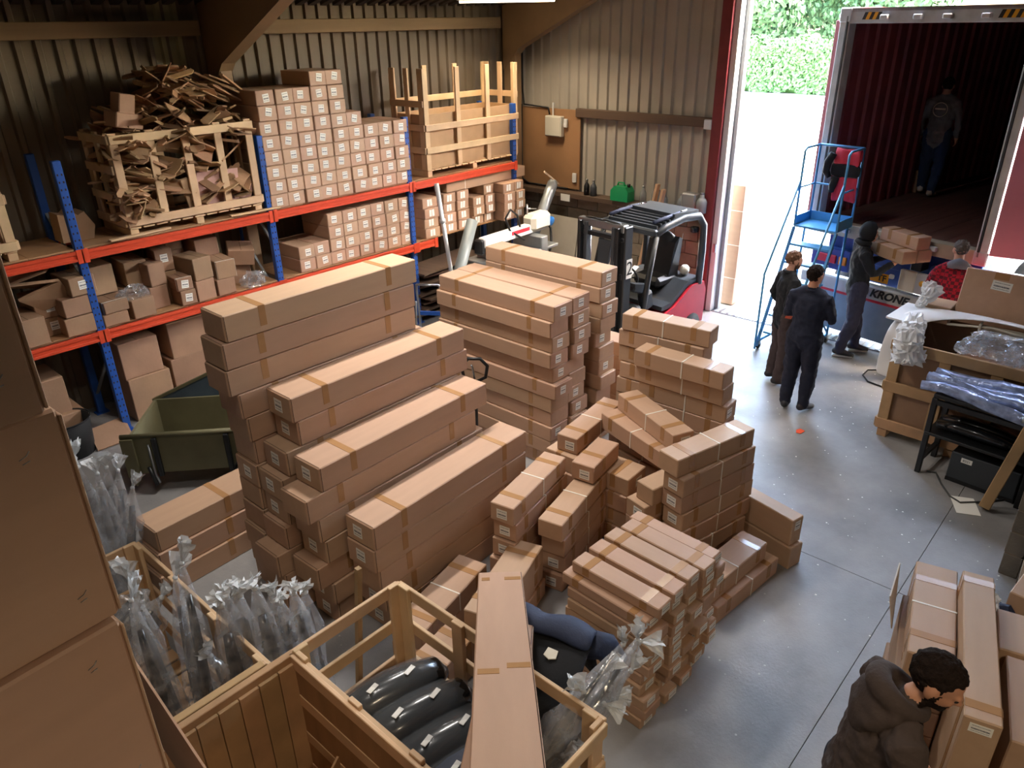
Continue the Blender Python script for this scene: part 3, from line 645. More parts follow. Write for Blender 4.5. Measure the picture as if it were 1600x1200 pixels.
# ------------------------------------------------------------------ the big stepped stack of long cartons
A = dict(L=1.8, W=.308, H=.203)
rows = [('row nearest the racking', 4.97, 12, 0.0, [2.33, 2.32, 2.30, 2.33, 2.34, 2.34, 2.36, 2.34, 2.31, 2.25, 2.26, 2.30]),
        ('second row from the racking', 4.64, 9, .01, [2.22, 2.24, 2.20, 2.31, 2.36, 2.35, 2.42, 2.55, 2.52]),
        ('third row from the racking', 4.288, 7, .035, [2.44, 2.42, 2.31, 2.41, 2.38, 2.30, 2.45]),
        ('front row', 3.935, 5, .05, [2.66, 2.63, 2.60, 2.57, 2.58])]
stk = {(0, 6), (1, 5), (1, 6), (1, 7), (1, 8), (1, 9), (2, 4), (2, 7), (2, 2), (2, 1), (3, 5), (3, 4), (3, 2), (3, 1)}
for i, (rn, yc, n, yw, xs) in enumerate(rows):
    for k in range(n):
        x0 = xs[k]
        carton(x0+.9, yc+rng.uniform(-.006, .006), k*.2068, yw+(rng.uniform(-.004, .004)), A['L'], A['W'], A['H'],
               'long plain carton, %s up, %s of the big stepped stack' % (ORD[k+1], rn), 'long cartons in the big stepped stack',
               (.17, .83), (rng.uniform(-.02, .03), .5, .03) if (i, k+1) in stk else None, st=(.095, .1))
# low pile beside it
for k in range(3):
    carton(2.62-.03*(2-k), 5.68+.02*k, k*.2068, R(2.9), 1.8, .335, .203, 'long carton, %s of the low pile beside the big stack' % ('bottom', 'middle', 'topmost')[k], 'low pile of long cartons', (.36,), None)
# ------------------------------------------------------------------ the block stack of long cartons by the forklift
Bn = [('row nearest the stepped stack', 5.47, 4.31, 11), ('middle row', 5.775, 4.31, 11), ('row nearest the forklift', 6.205, 4.26, 12)]
bst = {0: (11, 9, 8, 7, 6, 3, 2), 1: (11, 10, 9, 8, 5, 4), 2: (12, 11, 10, 8, 6)}
for i, (rn, xc, y0, n) in enumerate(Bn):
    for k in range(n):
        jx = (0, -.05, -.03, .0, -.03, -.04, .02, -.04, .0, -.05, .0, .03)[(k+i*3) % 12]*.6; 
        if k == n-1: jx = .0
        carton(xc+jx, y0+.8+rng.uniform(-.03, .03)-(.05 if (k*7+i) % 5 == 0 else 0), k*.1662, PI/2+rng.uniform(-.012, .012), 1.62, .285, .163,
               'long carton, %s up, %s of the straight block stack' % (ORD[k+1], rn), 'long cartons in the straight block stack', (.17, .83), (rng.uniform(0, .03), .52, .05) if k+1 in bst[i] else None, st=(.085, .085))
# pale boxes between the block stack and the forklift
for k in range(6):
    carton(6.75, 4.75+.02*k, k*.168, PI/2+.03, 1.0, .26, .165, 'pale-topped carton, %s up, in the low pile by the forklift' % ORD[k+1], 'low pile by the forklift', (.5,), None)
for k in range(4):
    carton(7.06, 4.5, k*.168, PI/2-.02, .95, .25, .165, 'short carton, %s up, wedged against the forklift side' % ORD[k+1], 'low pile by the forklift', (.4,), None)

# ------------------------------------------------------------------ strapped cartons, 0.9 m long
def sc(x, y, z, yaw, lb, grp=None, sticker=None, strap=.5, tilt=None, tapes=(.18, .84), L=.9, W=.215, H=.166, slot=False, seam=False):
    return carton(x, y, z, yaw, L, W, H, lb, grp, tapes, sticker, strap, slot, CARD, tilt, seam=seam, st=(.095, .085))
g1 = 'strapped cartons in the twin stack by the aisle'
for k in range(10):
    sc(5.99+rng.uniform(-.015, .015), 3.4+(.03 if k % 3 else 0), k*.1725, R(97)-(.05 if k < 9 else 0), 'strapped carton, %s up, taller stack facing the aisle' % ORD[k+1], g1, None, .52)
for k in range(9):
    sc(5.74-(.03 if k == 8 else 0)+rng.uniform(-.015, .015), 3.06-(.0 if k > 6 else .04), k*.1685, R(92), 'strapped carton, %s up, shorter stack beside the taller one' % ORD[k+1], g1, (.03, .5, 0) if k in (6, 4) else None, .45)
# crossed cartons leaning on them
sc(5.33, 3.1, .93, R(66), 'strapped carton with shiny tape laid askew on top of the heap', None, (-.02, .5, 0), .47, tilt=(0, 0))
sc(5.22, 3.17, .762, R(72), 'strapped carton lying askew just below the taped one', None, None, .5)
for k in range(4): sc(5.36+.02*(k % 2), 3.2-.02*k, k*.19, R(80), 'carton, %s up, under the askew cartons in the heap' % ORD[k+1], 'cartons under the heap', None, .5, H=.186)
# two short ones poking out, over the dark boxes
sc(5.22, 3.72, .7, R(7), 'carton with label poking out of the heap nearest the block stack', None, (-.03, .45, 0), .5)
sc(5.14, 3.22-.02, .6, R(8.6), 'carton with label poking out of the heap below the askew pair', None, (-.03, .45, 0), None) if False else None
sc(4.72, 3.3, .7, R(9), 'stubby carton with label on the dark boxes of the heap', None, (-.02, .42, 0), None, L=.5, tapes=(.4,))
for k in range(4):
    sc(4.86+(.02 if k % 2 else 0), 3.42, k*.1745, R(92), 'dim strapped carton, %s up, in the shaded middle of the heap' % ORD[k+1], 'dim cartons in the heap', (-.03, .45, 0) if k == 3 else None, .42, W=.3, H=.172)
for k in range(3): sc(5.1, 3.66-.02*k, k*.233, R(88), 'dim carton, %s up, behind the shaded middle of the heap' % ORD[k+1], 'dim cartons in the heap', None, .5, W=.2, H=.23) if False else None
# front stack with the striped top at the aisle
g2 = 'strapped cartons in the angled aisle stack'
Dx = [(5.03, 2.36, -12), (5.0, 2.36, -13), (5.06, 2.36, -12), (5.09, 2.37, -12), (5.08, 2.38, -13), (5.07, 2.38, -12), (5.06, 2.42, -14.4)]
for k, (x_, y_, a) in enumerate(Dx):
    sc(x_, y_, k*.1685, R(a), 'strapped carton, %s up, in the angled stack by the aisle' % ORD[k+1], g2, (.0, .5, 0) if k in (3, 4, 5) else None, .52)
for k in range(4):
    sc(4.98, 2.66-.0*k, k*.1685, R(-12), 'carton, %s up, behind the angled aisle stack' % ORD[k+1], g2, (-.03, .5, 0) if k == 3 else None, .5)
sc(4.88, 2.64, .674, R(-12), 'short carton end sitting over the label behind the angled stack', None, None, None, L=.6, W=.19, tapes=())
# on-edge pair at the aisle
carton(5.57, 2.16, .225, R(77), .9, .146, .26, 'carton stood on edge with bright top at the aisle corner', None, (.8,), (0, .72, 0), None, False, st=(.07, .09)); carton(5.56, 2.13, 0, R(77), .9, .17, .22, 'carton on the floor under the one stood on edge', None, (), None, None, False)
# low pair in front of the angled stack
sc(4.78, 2.0, .172, R(-5), 'strapped carton on top of the low pair at the aisle', None, None, .45, L=.82, W=.24, H=.17); sc(4.84, 1.94, 0, R(-6), 'strapped carton on the floor at the base of the low pair', None, None, .55, L=.9, W=.26, H=.168)
# pair of strapped stacks in the middle
g3 = 'strapped cartons in the middle pair of stacks'
for k in range(5):
    sc(4.05+(.02, -.06, -.02, .0, -.03)[k], 3.47, k*.1745, R(11), 'strapped carton, %s up, first of the middle pair of stacks' % ORD[k+1], g3, (0, .48, 0) if k in (2, 3, 4) else None, .55)
for k in range(4):
    sc(4.28+(.02, .05, .04, 0)[k], 3.2, k*.1745, R(12), 'strapped carton, %s up, second of the middle pair of stacks' % ORD[k+1], g3, (0, .48, 0) if k in (0, 1) else None, .52)
# low ones in front of them
sc(3.3, 3.1, .33, R(18), 'carton with a plain end sloping up behind the leaning box', None, None, .3, W=.26); sc(3.31, 3.09, .165, R(17), 'carton beneath the plain-ended one behind the leaning box', None, None, .3); sc(3.32, 3.08, 0, R(16), 'carton on the floor behind the leaning box', None, (0, .5, 0), .3)
sc(2.98, 3.48, .17, R(12), 'strapped carton seen through the crate rails, upper', None, None, .55, W=.27); sc(2.96, 3.48, 0, R(12), 'strapped carton seen through the crate rails, lower', None, (0, .5, 0), .5, W=.27)
sc(3.08, 2.72, .0, R(14), 'dark strapped carton on the floor between crate and small stack', None, None, .4, L=.5, W=.24, H=.3)
sc(2.58, 3.05, 0, R(8), 'carton on the floor just outside the slatted crate corner', None, (0, .5, 0), .5, W=.26, L=.4, H=.34)
# ------------------------------------------------------------------ stack of slim cartons with labels on every end
gx = (3.375, 3.572, 3.762, 3.925, 4.055)
for c in range(5):
    for k in range(11):
        if c == 4 and k == 10: pass
        jy = rng.uniform(-.05, .05); jx = rng.uniform(-.012, .012)
        if k == 10: jy = (0, 0, .0, -.03, -.01)[c]
        x_ = gx[c]+jx-(.07*(1-k/10) if c == 0 else .035*(1-k/10) if c == 1 else 0)
        wd = (.185 if c == 0 and k < 10 else .15)
        if c == 0 and k < 10: x_ -= .03
        carton(x_, 2.13+jy, k*.0865, R(87.5)+rng.uniform(-.015, .015), .71, wd if c < 4 else .115, .084,
               'slim labelled carton, %s layer up, %s row from the crates, slim-carton stack' % (ORD[k+1], ORD[c+1]), 'slim cartons with a label on every end', (.17, .83) if k > 8 else (), (rng.uniform(-.02, .02), .5, 0) if rng.random() < .78 or k > 9 else None, None, False, st=(.09, .06))
# ------------------------------------------------------------------ very big cartons beside the viewer
for k in range(7):
    o = carton(-.33+.012*(k % 3), 2.02+.02*(k % 2), k*.592, R(4), 1.4, .7, .588, 'very large brown carton, %s up, in the tower beside the viewer' % ORD[k+1], 'very large cartons beside the viewer', (), None, slot=False)
    mb = MB()
    for (a, b_) in ((.6, .5), (.62, .1)): mb.tube([(a, -.3505, b_), (a+.016, -.352, b_+.006), (a+.024, -.3505, b_+.014)], .0012, 5).tube([(a+.004, -.3505, b_-.012), (a+.02, -.352, b_-.008)], .0012, 5)
    mb.build('staple', STEEL, o)
    B('edge_flap', CARD, o, (.704, -.2, .29), (.008, .3, .56), ch=.002)
rng = random.Random(21)
def text(name, s, size, m, parent, loc, rot, ext=.002, shear=0, bold=0, sx=1):
    c = bpy.data.curves.new(name, 'FONT'); c.body = s; c.size = size; c.extrude = ext; c.align_x = 'CENTER'; c.align_y = 'CENTER'; c.shear = shear; c.offset = bold
    t_ = bpy.data.objects.new('tmp', c); COL.objects.link(t_); dg = bpy.context.evaluated_depsgraph_get(); dg.update(); me = bpy.data.meshes.new_from_object(t_.evaluated_get(dg)); bpy.data.objects.remove(t_)
    me.materials.clear(); me.materials.append(m); o = obj(name, me, parent, loc, rot); o.scale = (sx, 1, 1); return o
# ------------------------------------------------------------------ forklift (local +x = towards the mast)
fk = thing('forklift', 'small red and black forklift truck parked by the gable wall', 'forklift', (8.93, 5.6, 0), PI-R(6))
mb = MB(); mb.prism([(-.88, -.53, .22), (.15, -.53, .22), (.15, -.53, .52), (-.18, -.53, .62), (-.55, -.53, .84), (-.84, -.53, .84), (-.9, -.53, .7)], (0, 1.06, 0)); mb.build('counterweight', RED, fk)
B('rear_bumper', RED, fk, (-.93, 0, .3), (.16, .8, .22), ch=.04); B('tow_pin', BLACK, fk, (-1.03, 0, .42), (.08, .12, .1), ch=.01)
MB().prism([(-.8, -.5, .845), (-.5, -.5, .845), (-.1, -.5, .6), (.1, -.5, .6), (.1, -.5, .66), (-.1, -.5, .68), (-.48, -.5, .91), (-.8, -.5, .91)], (0, 1.0, 0)).build('hood_cover', DARKGREY, fk)
MB().beam((-.5, -.46, .925), (-.12, -.46, .695), .09, .012, (0, 0, 1)).build('hood_stripe', WHITE, fk)
B('floor_plate', BLACK, fk, (.35, 0, .38), (.5, 1.0, .05), ch=.01); B('front_body', DARKGREY, fk, (.6, 0, .5), (.12, 1.0, .6), ch=.03)
for sy in (-1, 1):
    for xx, rr in ((.55, .25), (-.6, .2)):
        w_ = MB().tube([(xx, sy*.38, rr), (xx, sy*.54, rr)], rr, 18).build('tyre', RUBBER, fk); MB().tube([(xx, sy*.535, rr), (xx, sy*.55, rr)], rr*.55, 14).build('wheel_hub', RED, w_)
    # overhead guard: one pillar in front, a thick one behind
    MB().tube([(.5, sy*.47, .5), (.42, sy*.47, 1.1), (.27, sy*.46, 1.72)], [.045, .05, .045], 6, flat=.7).build('front_pillar', BLACK, fk)
    MB().tube([(-.74, sy*.5, .82), (-.76, sy*.5, 1.3), (-.74, sy*.5, 1.68), (-.62, sy*.49, 1.82), (-.3, sy*.47, 1.84), (.1, sy*.46, 1.78), (.28, sy*.46, 1.72)], [.06, .058, .056, .056, .055, .055, .05], 8, flat=.8).build('rear_pillar', DARKGREY, fk)
    MB().tube([(.25, sy*.38, 1.86), (.0, sy*.38, 1.88), (-.34, sy*.36, 1.9)], [.028, .028, .016], 8).build('tilt_cylinder', JACK, fk)
    MB().tube([(-.34, sy*.36, 1.9), (-.5, sy*.35, 1.905)], .012, 6).build('cylinder_rod', CHROME, fk)
MB().prism([(-.7, -.42, 1.84), (-.2, -.42, 1.86), (-.15, .42, 1.86), (-.7, .42, 1.84)], (0, 0, .05)).build('roof_panel', DARKGREY, fk)
for k in range(5): MB().beam((-.14+k*.09, -.42, 1.84-k*.012), (-.14+k*.09, .42, 1.84-k*.012), .03, .05).build('roof_bar', DARKGREY, fk)
B('roof_crossbar', DARKGREY, fk, (.3, 0, 1.74), (.08, .96, .09), ch=.02); MB().prism([(.3, -.5, 1.78), (.3, -.5, 1.55), (.12, -.5, 1.74), (-.1, -.5, 1.8)], (0, .03, 0)).build('roof_gusset', DARKGREY, fk)
# mast
ms = MB()
for sy in (-1, 1):
    o = MB().box((.8, sy*.36, .98), (.16, .13, 1.86), ch=.012).box((.91, sy*.33, .98), (.08, .05, 1.84), ch=.008).build('mast_channel', BLACK, fk)
    MB().box((.87, sy*.24, 1.0), (.1, .05, 1.78), ch=.008).build('inner_channel', DARKGREY, fk)
    MB().tube([(.82, sy*.24, .4), (.82, sy*.24, 1.84)], .025, 8).build('lift_ram', CHROME, fk)
    MB().tube([(.83, sy*.3, 1.93), (.9, sy*.1, 1.96), (.83, -sy*.05, 1.93)], .014, 6).build('hydraulic_hose', BLACK, fk)
    MB().box((.95, sy*.2, .06), (.1, .11, .04)).box((1.45, sy*.2, .03), (1.0, .11, .035), ch=.008).box((.93, sy*.2, .3), (.04, .11, .5)).build('fork', BLACK, fk)
for zz, h_ in ((1.88, .1), (1.74, .06), (1.25, .08), (.3, .08)): B('mast_crossbar', BLACK if zz < 1.8 else STEEL, fk, (.84, 0, zz), (.1, .8, h_), ch=.01)
MB().prism([(.86, -.02, 1.7), (.86, .2, 1.7), (.86, .16, 1.4), (.86, .02, 1.15), (.86, -.04, 1.15)], (.03, 0, 0)).build('mast_shield', DARKGREY, fk)
B('carriage', BLACK, fk, (.95, 0, .35), (.05, .75, .1), ch=.01); B('carriage', BLACK, fk, (.95, 0, .62), (.05, .75, .1), ch=.01)
side = 1
np_ = B('number_plate', WHITE, fk, (.78, .431, 1.35), (.11, .006, .26)); text('digit_two', '2', .26, BLACK, np_, (.78, .437, 1.35), (PI/2, 0, PI), .001)
# seat and controls
MB().box((-.35, 0, .88), (.46, .48, .16), ch=.05).build('seat', BLACK, fk); MB().prism([(-.5, -.24, .9), (-.38, -.24, .92), (-.46, -.22, 1.42), (-.53, -.2, 1.5), (-.6, -.2, 1.46), (-.6, -.24, .92)], (0, .46, 0)).build('backrest', BLACK, fk)
MB().ball((-.53, 0, 1.36), (.09, .24, .2), 14).build('backrest_pad', BLACK, fk)
MB().tube([(.45, 0, .8), (.28, 0, 1.02)], .03, 8).build('steering_column', BLACK, fk)
mb = MB(); cpts = [(.26+.06*math.cos(a)*.5, .17*math.sin(a), 1.04+.15*math.cos(a)) for a in [2*PI*k/16 for k in range(17)]]; mb.tube(cpts, .014, 6).tube([(.24, -.16, 1.04), (.26, 0, 1.03), (.24, .16, 1.04)], .01, 5).build('steering_wheel', RUBBER, fk)
MB().box((.5, 0, 1.0), (.22, .8, .12), (0, -.35, 0), .02).build('dashboard', DARKGREY, fk)
MB().prism([(.3, .3, .95), (.62, .3, 1.05), (.62, .3, 1.1), (.3, .3, 1.02)], (0, .12, 0)).build('console_tray', DARKGREY, fk); B('lever_box', DARKGREY, fk, (.28, .34, .78), (.22, .16, .3), (0, .2, 0), .05)
for k in range(3): MB().tube([(.25+k*.04, -.3, .95), (.22+k*.04, -.3, 1.12)], .008, 5).ball((.22+k*.04, -.3, 1.13), .018, 6).build('control_lever', BLACK, fk)
o = MB().ball((0, 0, 0), (.09, .07, .08), 9).ball((.07, .03, -.02), (.06, .05, .05), 8).build('rag_bundle', OFFWH); o.location = (9.58, 5.25, .99); tag(o, 'crumpled pale rag on the forklift cover behind the seat', 'rag')

# ------------------------------------------------------------------ blue mobile steps
ld = thing('warehouse_steps', 'blue wheeled warehouse steps with railed platform at the container', 'ladder', (9.7, 3.78, 0), R(-4))
hw = .3; PX, PZ = .62, 1.68
n = 6
for k in range(1, n+1):
    z = PZ/(n+1)*k; xx = .06+PX*.95*k/(n+1); B('tread', LADDER, ld, (xx+.06, 0, z), (.2, .56, .03), ch=.005)
for sy in (-1, 1):
    y = sy*hw
    MB().beam((.0, y, .05), (PX+.02, y, PZ-.02), .03, .05).build('stringer', LADDER, ld)
    T('rear_leg', LADDER, ld, [(PX+.36, y, PZ), (PX+.3, y, .1)], .018); T('base_tube', LADDER, ld, [(0, y, .12), (PX+.3, y, .12)], .018)
    T('handrail', LADDER, ld, [(-.04, y, .02), (-.04, y, 1.13), (PX+.02, y, 2.3)], .017)
    T('guard_post', LADDER, ld, [(PX+.02, y, PZ), (PX+.02, y, 2.68), (PX+.08, y, 2.72), (PX+.46, y, 2.72)], .017); T('guard_post', LADDER, ld, [(PX+.46, y, PZ), (PX+.46, y, 2.72)], .017)
    T('mid_rail', LADDER, ld, [(PX+.02, y, 2.2), (PX+.46, y, 2.2)], .013); T('diagonal_brace', LADDER, ld, [(.3, y, .75), (PX+.3, y, .15)], .014)
    for xx in (.06, PX+.3):
        c = MB().tube([(xx, y-.015*sy, .05), (xx, y+.015*sy, .05)], .05, 12).build('castor', RUBBER, ld); MB().box((xx, y, .09), (.05, .045, .05)).build('castor_fork', STEEL, c)
T('top_rail', LADDER, ld, [(PX+.46, -hw, 2.72), (PX+.46, hw, 2.72)], .017); T('mid_rail', LADDER, ld, [(PX+.46, -hw, 2.2), (PX+.46, hw, 2.2)], .013)
B('cross_brace', LADDER, ld, (PX+.3, 0, .45), (.03, .58, .1)); B('platform', LADDER, ld, (PX+.24, 0, PZ), (.48, .6, .03), ch=.005)
for c, d in (((PX+.47, 0, PZ+.07), (.012, .6, .13)), ((PX+.24, .3, PZ+.07), (.46, .012, .13)), ((PX+.24, -.3, PZ+.07), (.46, .012, .13))): B('toe_board', LADDER, ld, c, d)
# red and black jacket hung over the rail
jk = thing('hung_jacket', 'red and black jacket hung over the rail of the blue steps', 'jacket', (10.7, 3.57, 2.7), R(-4))
def cloth_strip(name, m, parent, w_, segs, th=.02, seed=1, nx=9, amp=.025, yoff=0):
    r_ = random.Random(seed); vs = []; ph = [r_.uniform(0, 6) for _ in range(4)]
    for j, (sx, sz) in enumerate(segs):
        for i in range(nx):
            u = i/(nx-1)-.5; a = amp*(.3+j/len(segs)); vs.append((sx+a*math.sin(u*11+ph[0]+j*.4), yoff+u*w_*(1+.04*math.sin(j+ph[1])), sz+a*.5*math.sin(u*7+ph[2]+j)))
    fs = [(j*nx+i, j*nx+i+1, (j+1)*nx+i+1, (j+1)*nx+i) for j in range(len(segs)-1) for i in range(nx-1)]
    o = MB().add(vs, fs, 0, True).build(name, m, parent); md = o.modifiers.new('thick', 'SOLIDIFY'); md.thickness = th; sb = o.modifiers.new('sub', 'SUBSURF'); sb.levels = sb.render_levels = 1; return o
REDC = mat('jacket_red', '#c8354a', .85, namt=.12, bump=.3, bscale=25)
cloth_strip('yoke', REDC, jk, .36, [(.03, -.16), (.02, -.04), (0, .02), (-.035, .0), (-.045, -.1), (-.05, -.2)], seed=3)
cloth_strip('middle_band', BLKCL, jk, .4, [(-.05, -.19), (-.06, -.28), (-.06, -.36)], seed=4)
cloth_strip('lower_front', REDC, jk, .32, [(-.06, -.35), (-.07, -.46), (-.06, -.58), (-.05, -.68)], seed=5, yoff=-.04)
MB().tube([(-.05, .19, -.06), (-.07, .24, -.18), (-.07, .25, -.3), (-.06, .2, -.38)], [.05, .055, .05, .035], 9).build('sleeve', BLKCL, jk)
MB().tube([(-.07, .1, -.36), (-.09, .12, -.48), (-.08, .13, -.56)], [.05, .05, .035], 9).build('sleeve', BLKCL, jk)

# ------------------------------------------------------------------ container and trailer (local x inward, y to the left, z up from the sill underside)
CO = Vector((10.95, 4.06, 1.5)); CYAW = R(-11.3); CW, CH, CLn = 2.44, 2.9, 12.0
ct = thing('shipping_container', 'maroon shipping container with open doors backed up to the doorway', 'container', CO, CYAW)
def cp(name, m, c, d, ch=.006, rot=None, par=None): return B(name, m, par or ct, c, d, rot, ch)
GREYP = mat('weathered_grey_paint', '#c3c9cc', .55, namt=.18); STRIP = mat('door_gasket', '#26262b', .6)
for y in (-.07, -CW+.07): 
    q = cp('corner_post', GREYP, (.08, y, CH/2), (.16, .14, CH)); cp('door_gasket', STRIP, (-.004, y+(.035 if y < -1 else -.035), CH/2), (.012, .03, CH-.2), .003, None, q)
    for z in (.09, CH-.09): cp('corner_casting', GREYP, (.085, y, z), (.19, .17, .18), .015)
cp('header', GREYP, (.08, -CW/2, CH-.1), (.16, CW-.28, .18)); cp('sill', mat('sill_paint', '#a99f8c', .6, namt=.2), (.08, -CW/2, .09), (.16, CW-.28, .18))
for y in (-.61, -1.03, -1.38, -1.81): cp('lock_keeper', WHITE, (-.03, y, CH-.12), (.07, .1, .06), .01); cp('lock_keeper', GREYP, (-.03, y, .1), (.06, .1, .06), .01)
def hazard(y0, y1):
    k = 0; y = y0
    while y > y1:
        MB().prism([(-.004, y, CH-.145), (-.004, y-.045, CH-.145), (-.004, y-.075, CH-.06), (-.004, y-.03, CH-.06)], (.006, 0, 0)).build('hazard_stripe', YELLOW if k % 2 else BLACK, ct); y -= .045; k += 1
hazard(-.3, -.5); hazard(-1.92, -2.2)
mb = MB(); clad_strip(mb, (.16, -.03, 0), (1, 0, 0), (0, -1, 0), CLn, .16, CH-.1, .28, .036); mb.build('side_panel', CONTRED, ct)
mb = MB(); clad_strip(mb, (.16, -CW+.03, 0), (1, 0, 0), (0, 1, 0), CLn, .16, CH-.1, .28, .036); mb.build('side_panel', CONTRED, ct)
mb = MB(); clad_strip(mb, (CLn+.16, -CW, 0), (0, 1, 0), (-1, 0, 0), CW, .16, CH-.1, .28, .036); mb.build('end_panel', CONTRED, ct)
for y in (-.01, -CW+.01): cp('outer_skin', CONTRED, (CLn/2+.16, y, CH/2), (CLn, .012, CH), 0)
cp('outer_skin', CONTRED, (CLn+.18, -CW/2, CH/2), (.012, CW, CH), 0)
cp('roof_panel', CONTRED, (CLn/2+.1, -CW/2, CH-.03), (CLn+.2, CW, .04), 0); cp('side_rail', CONTRED, (CLn/2, -.04, .08), (CLn, .08, .16)); cp('side_rail', CONTRED, (CLn/2, -CW+.04, .08), (CLn, .08, .16))
FLRW = mat('container_ply_floor', '#6a4d48', .7, nscale=2, namt=.25, stretch=(.3, 4, 1))
for k in range(8): cp('floor_board', FLRW, (CLn/2+.12, -.16-k*.303, .155), (CLn-.06, .298, .03), .003)
# left door swung right back along the side, right door folded out and back
dl = cp('door_leaf', CONTRED, (.68, .09, CH/2), (1.16, .06, CH-.3)); cp('lock_rod', GREYP, (.3, .14, CH/2), (.035, .035, CH-.1), .006, None, dl); cp('lock_rod', GREYP, (.9, .14, CH/2), (.035, .035, CH-.1), .006, None, dl)
dr = bpy.data.objects.new('door_leaf', MB().box((.58, 0, CH/2), (1.16, .05, CH-.3), ch=.006).mesh('door_leaf', CONTPINK)); COL.objects.link(dr); dr.parent = ct; dr.location = (.0, -CW-.02, 0); dr.rotation_euler = (0, 0, R(-70))
for z in (.35, .75, 1.2, 1.65, 2.1, 2.55): B('door_rib', CONTPINK, dr, (.6, .035, z), (1.0, .04, .2), ch=.012)
for z in (.55, .95, 1.4): 
    for xx in (.5, .62): MB().tube([(xx, .02, z), (xx, .035, z)], .012, 8).build('door_bolt', BLACK, dr)
for y, lb in ((-.66, 'dim carton standing on the container floor beside the person'), (-.72, 'dim carton on top of another inside the container')):
    pass
trl = thing('lorry_trailer', 'lorry trailer chassis under the container with grey bumper and blue panel', 'trailer', CO, CYAW)
def tp_(name, m, c, d, ch=.006, rot=None, par=None): return B(name, m, par or trl, c, d, rot, ch)
tp_('chassis_beam', BLACK, (6, -.8, -.12), (12, .14, .24)); tp_('chassis_beam', BLACK, (6, -1.64, -.12), (12, .14, .24)); tp_('rear_crossmember', TRLBLUE, (.35, -1.3, -.2), (.3, 2.1, .3)); tp_('tail_panel', TRLBLUE, (.28, -1.5, -.42), (.12, 1.5, .36))
bp = tp_('bumper', mat('bumper_pale', '#c3c5c0', .45, namt=.1), (.06, -1.22, -.69), (.14, 2.44, .22), .02); tp_('bumper_stripe', RED, (-.013, -1.22, -.785), (.006, 2.4, .035), 0, None, bp)
text('bumper_lettering', 'KRONE', .15, BLACK, bp, (-.016, -1.37, -.675), (PI/2, 0, -PI/2), .002, .28, .006, 1.05)
em = MB(); em.tube([(-.013, -1.0+.075*math.cos(a), -.675+.075*math.sin(a)) for a in [2*PI*k/20 for k in range(17)]], .008, 5); em.box((-.013, -1.0, -.66), (.006, .02, .1)).box((-.013, -1.0, -.62), (.006, .07, .018)).box((-.013, -.98, -.69), (.006, .015, .06)); em.build('crown_ring_emblem', BLACK, bp)
np2 = tp_('registration_plate', YELLOW, (-.03, -1.14, -.43), (.012, .38, .13), .004); text('plate_lettering', 'TF', .12, BLACK, np2, (-.038, -1.24, -.43), (PI/2, 0, -PI/2), .001, 0, .003); tp_('plate_dash', BLACK, (-.038, -1.08, -.43), (.003, .05, .015), 0, None, np2)
tp_('plate_lamp', WHITE, (-.02, -1.36, -.38), (.04, .07, .06), .012)
tb = tp_('tool_box_lid', OFFWH, (-.06, -1.6, -.37), (.05, .22, .28), .008); tp_('tool_box_lid', mat('pale_grey_panel', '#b9bdc2', .5), (-.06, -1.81, -.37), (.05, .2, .28), .008)
tx = MB().tube([(-.088, -1.8, -.36), (-.084, -1.8, -.36)], .04, 14).build('yellow_roundel', YELLOW, trl)
tp_('mud_flap', TRLGREY, (.14, -1.22, -1.1), (.02, 2.4, .62), .004)
tp_('lamp_board', TRLBLUE, (.1, -2.05, -.35), (.12, .5, .4), .01); tp_('lamp_board', TRLBLUE, (.1, -.4, -.35), (.12, .6, .3), .01); tp_('rear_lamp', RED, (.03, -.35, -.35), (.03, .3, .12), .01); tp_('rear_lamp', mat('amber', '#d47a1c', .3), (.03, -.6, -.35), (.03, .12, .12), .01)
for xx in (1.3, 2.6):
    for y in (-.25, -2.2):
        w_ = MB().tube([(xx, y-.19, -1.0), (xx, y+.19, -1.0)], .5, 22).build('tyre', RUBBER, trl)
        MB().tube([(xx, y-.2, -1.0), (xx, y+.2, -1.0)], .27, 16).build('wheel_rim', GREYP, w_)
mg = MB()
for k in range(9):
    a0, a1 = PI*(.02+k*.107), PI*(.02+(k+1)*.107); c0 = Vector((1.3-.62*math.cos(a0), 0, -1.0+.62*math.sin(a0))); c1 = Vector((1.3-.62*math.cos(a1), 0, -1.0+.62*math.sin(a1)))
    mg.beam(c0+Vector((0, -2.2, 0)), c1+Vector((0, -2.2, 0)), .46, .015, (0, 1, 0) if False else (0, 0, 1)) if False else mg.add([c0+Vector((0, -2.44, 0)), c1+Vector((0, -2.44, 0)), c1+Vector((0, -1.95, 0)), c0+Vector((0, -1.95, 0))], [(0, 1, 2, 3)])
mg_o = mg.build('mudguard', TRLGREY, trl); md = mg_o.modifiers.new('t', 'SOLIDIFY'); md.thickness = .02
# lorry standing beside the container, only its front corner in view
van = thing('parked_lorry', 'pale blue lorry parked close beyond the open container door', 'lorry', CO, CYAW)
LB = mat('lorry_pale_blue', '#a9c4d8', .35, namt=.05)
B('side_skirt', LB, van, (2.2, -3.35, -.5), (3.2, .5, .9), ch=.05); B('tank_rail', TRLBLUE, van, (.75, -3.2, -.35), (.3, .5, .25), ch=.02)
MB().tube([(1.0, -3.1, -.55), (1.0, -3.5, -.55)], .55, 24).build('wheel_cover', mat('wheel_cover', '#c5d0d8', .3, metal=.3), van); MB().tube([(1.0, -3.06, -.55), (1.0, -3.12, -.55)], .2, 18).build('wheel_centre', GALV, van)
MB().tube([(1.0, -3.13, -.6), (1.0, -3.5, -.6)], .62, 24).build('tyre', RUBBER, van); B('body_underside', BLACK, van, (2.2, -3.4, -1.15), (2.8, .4, .5))

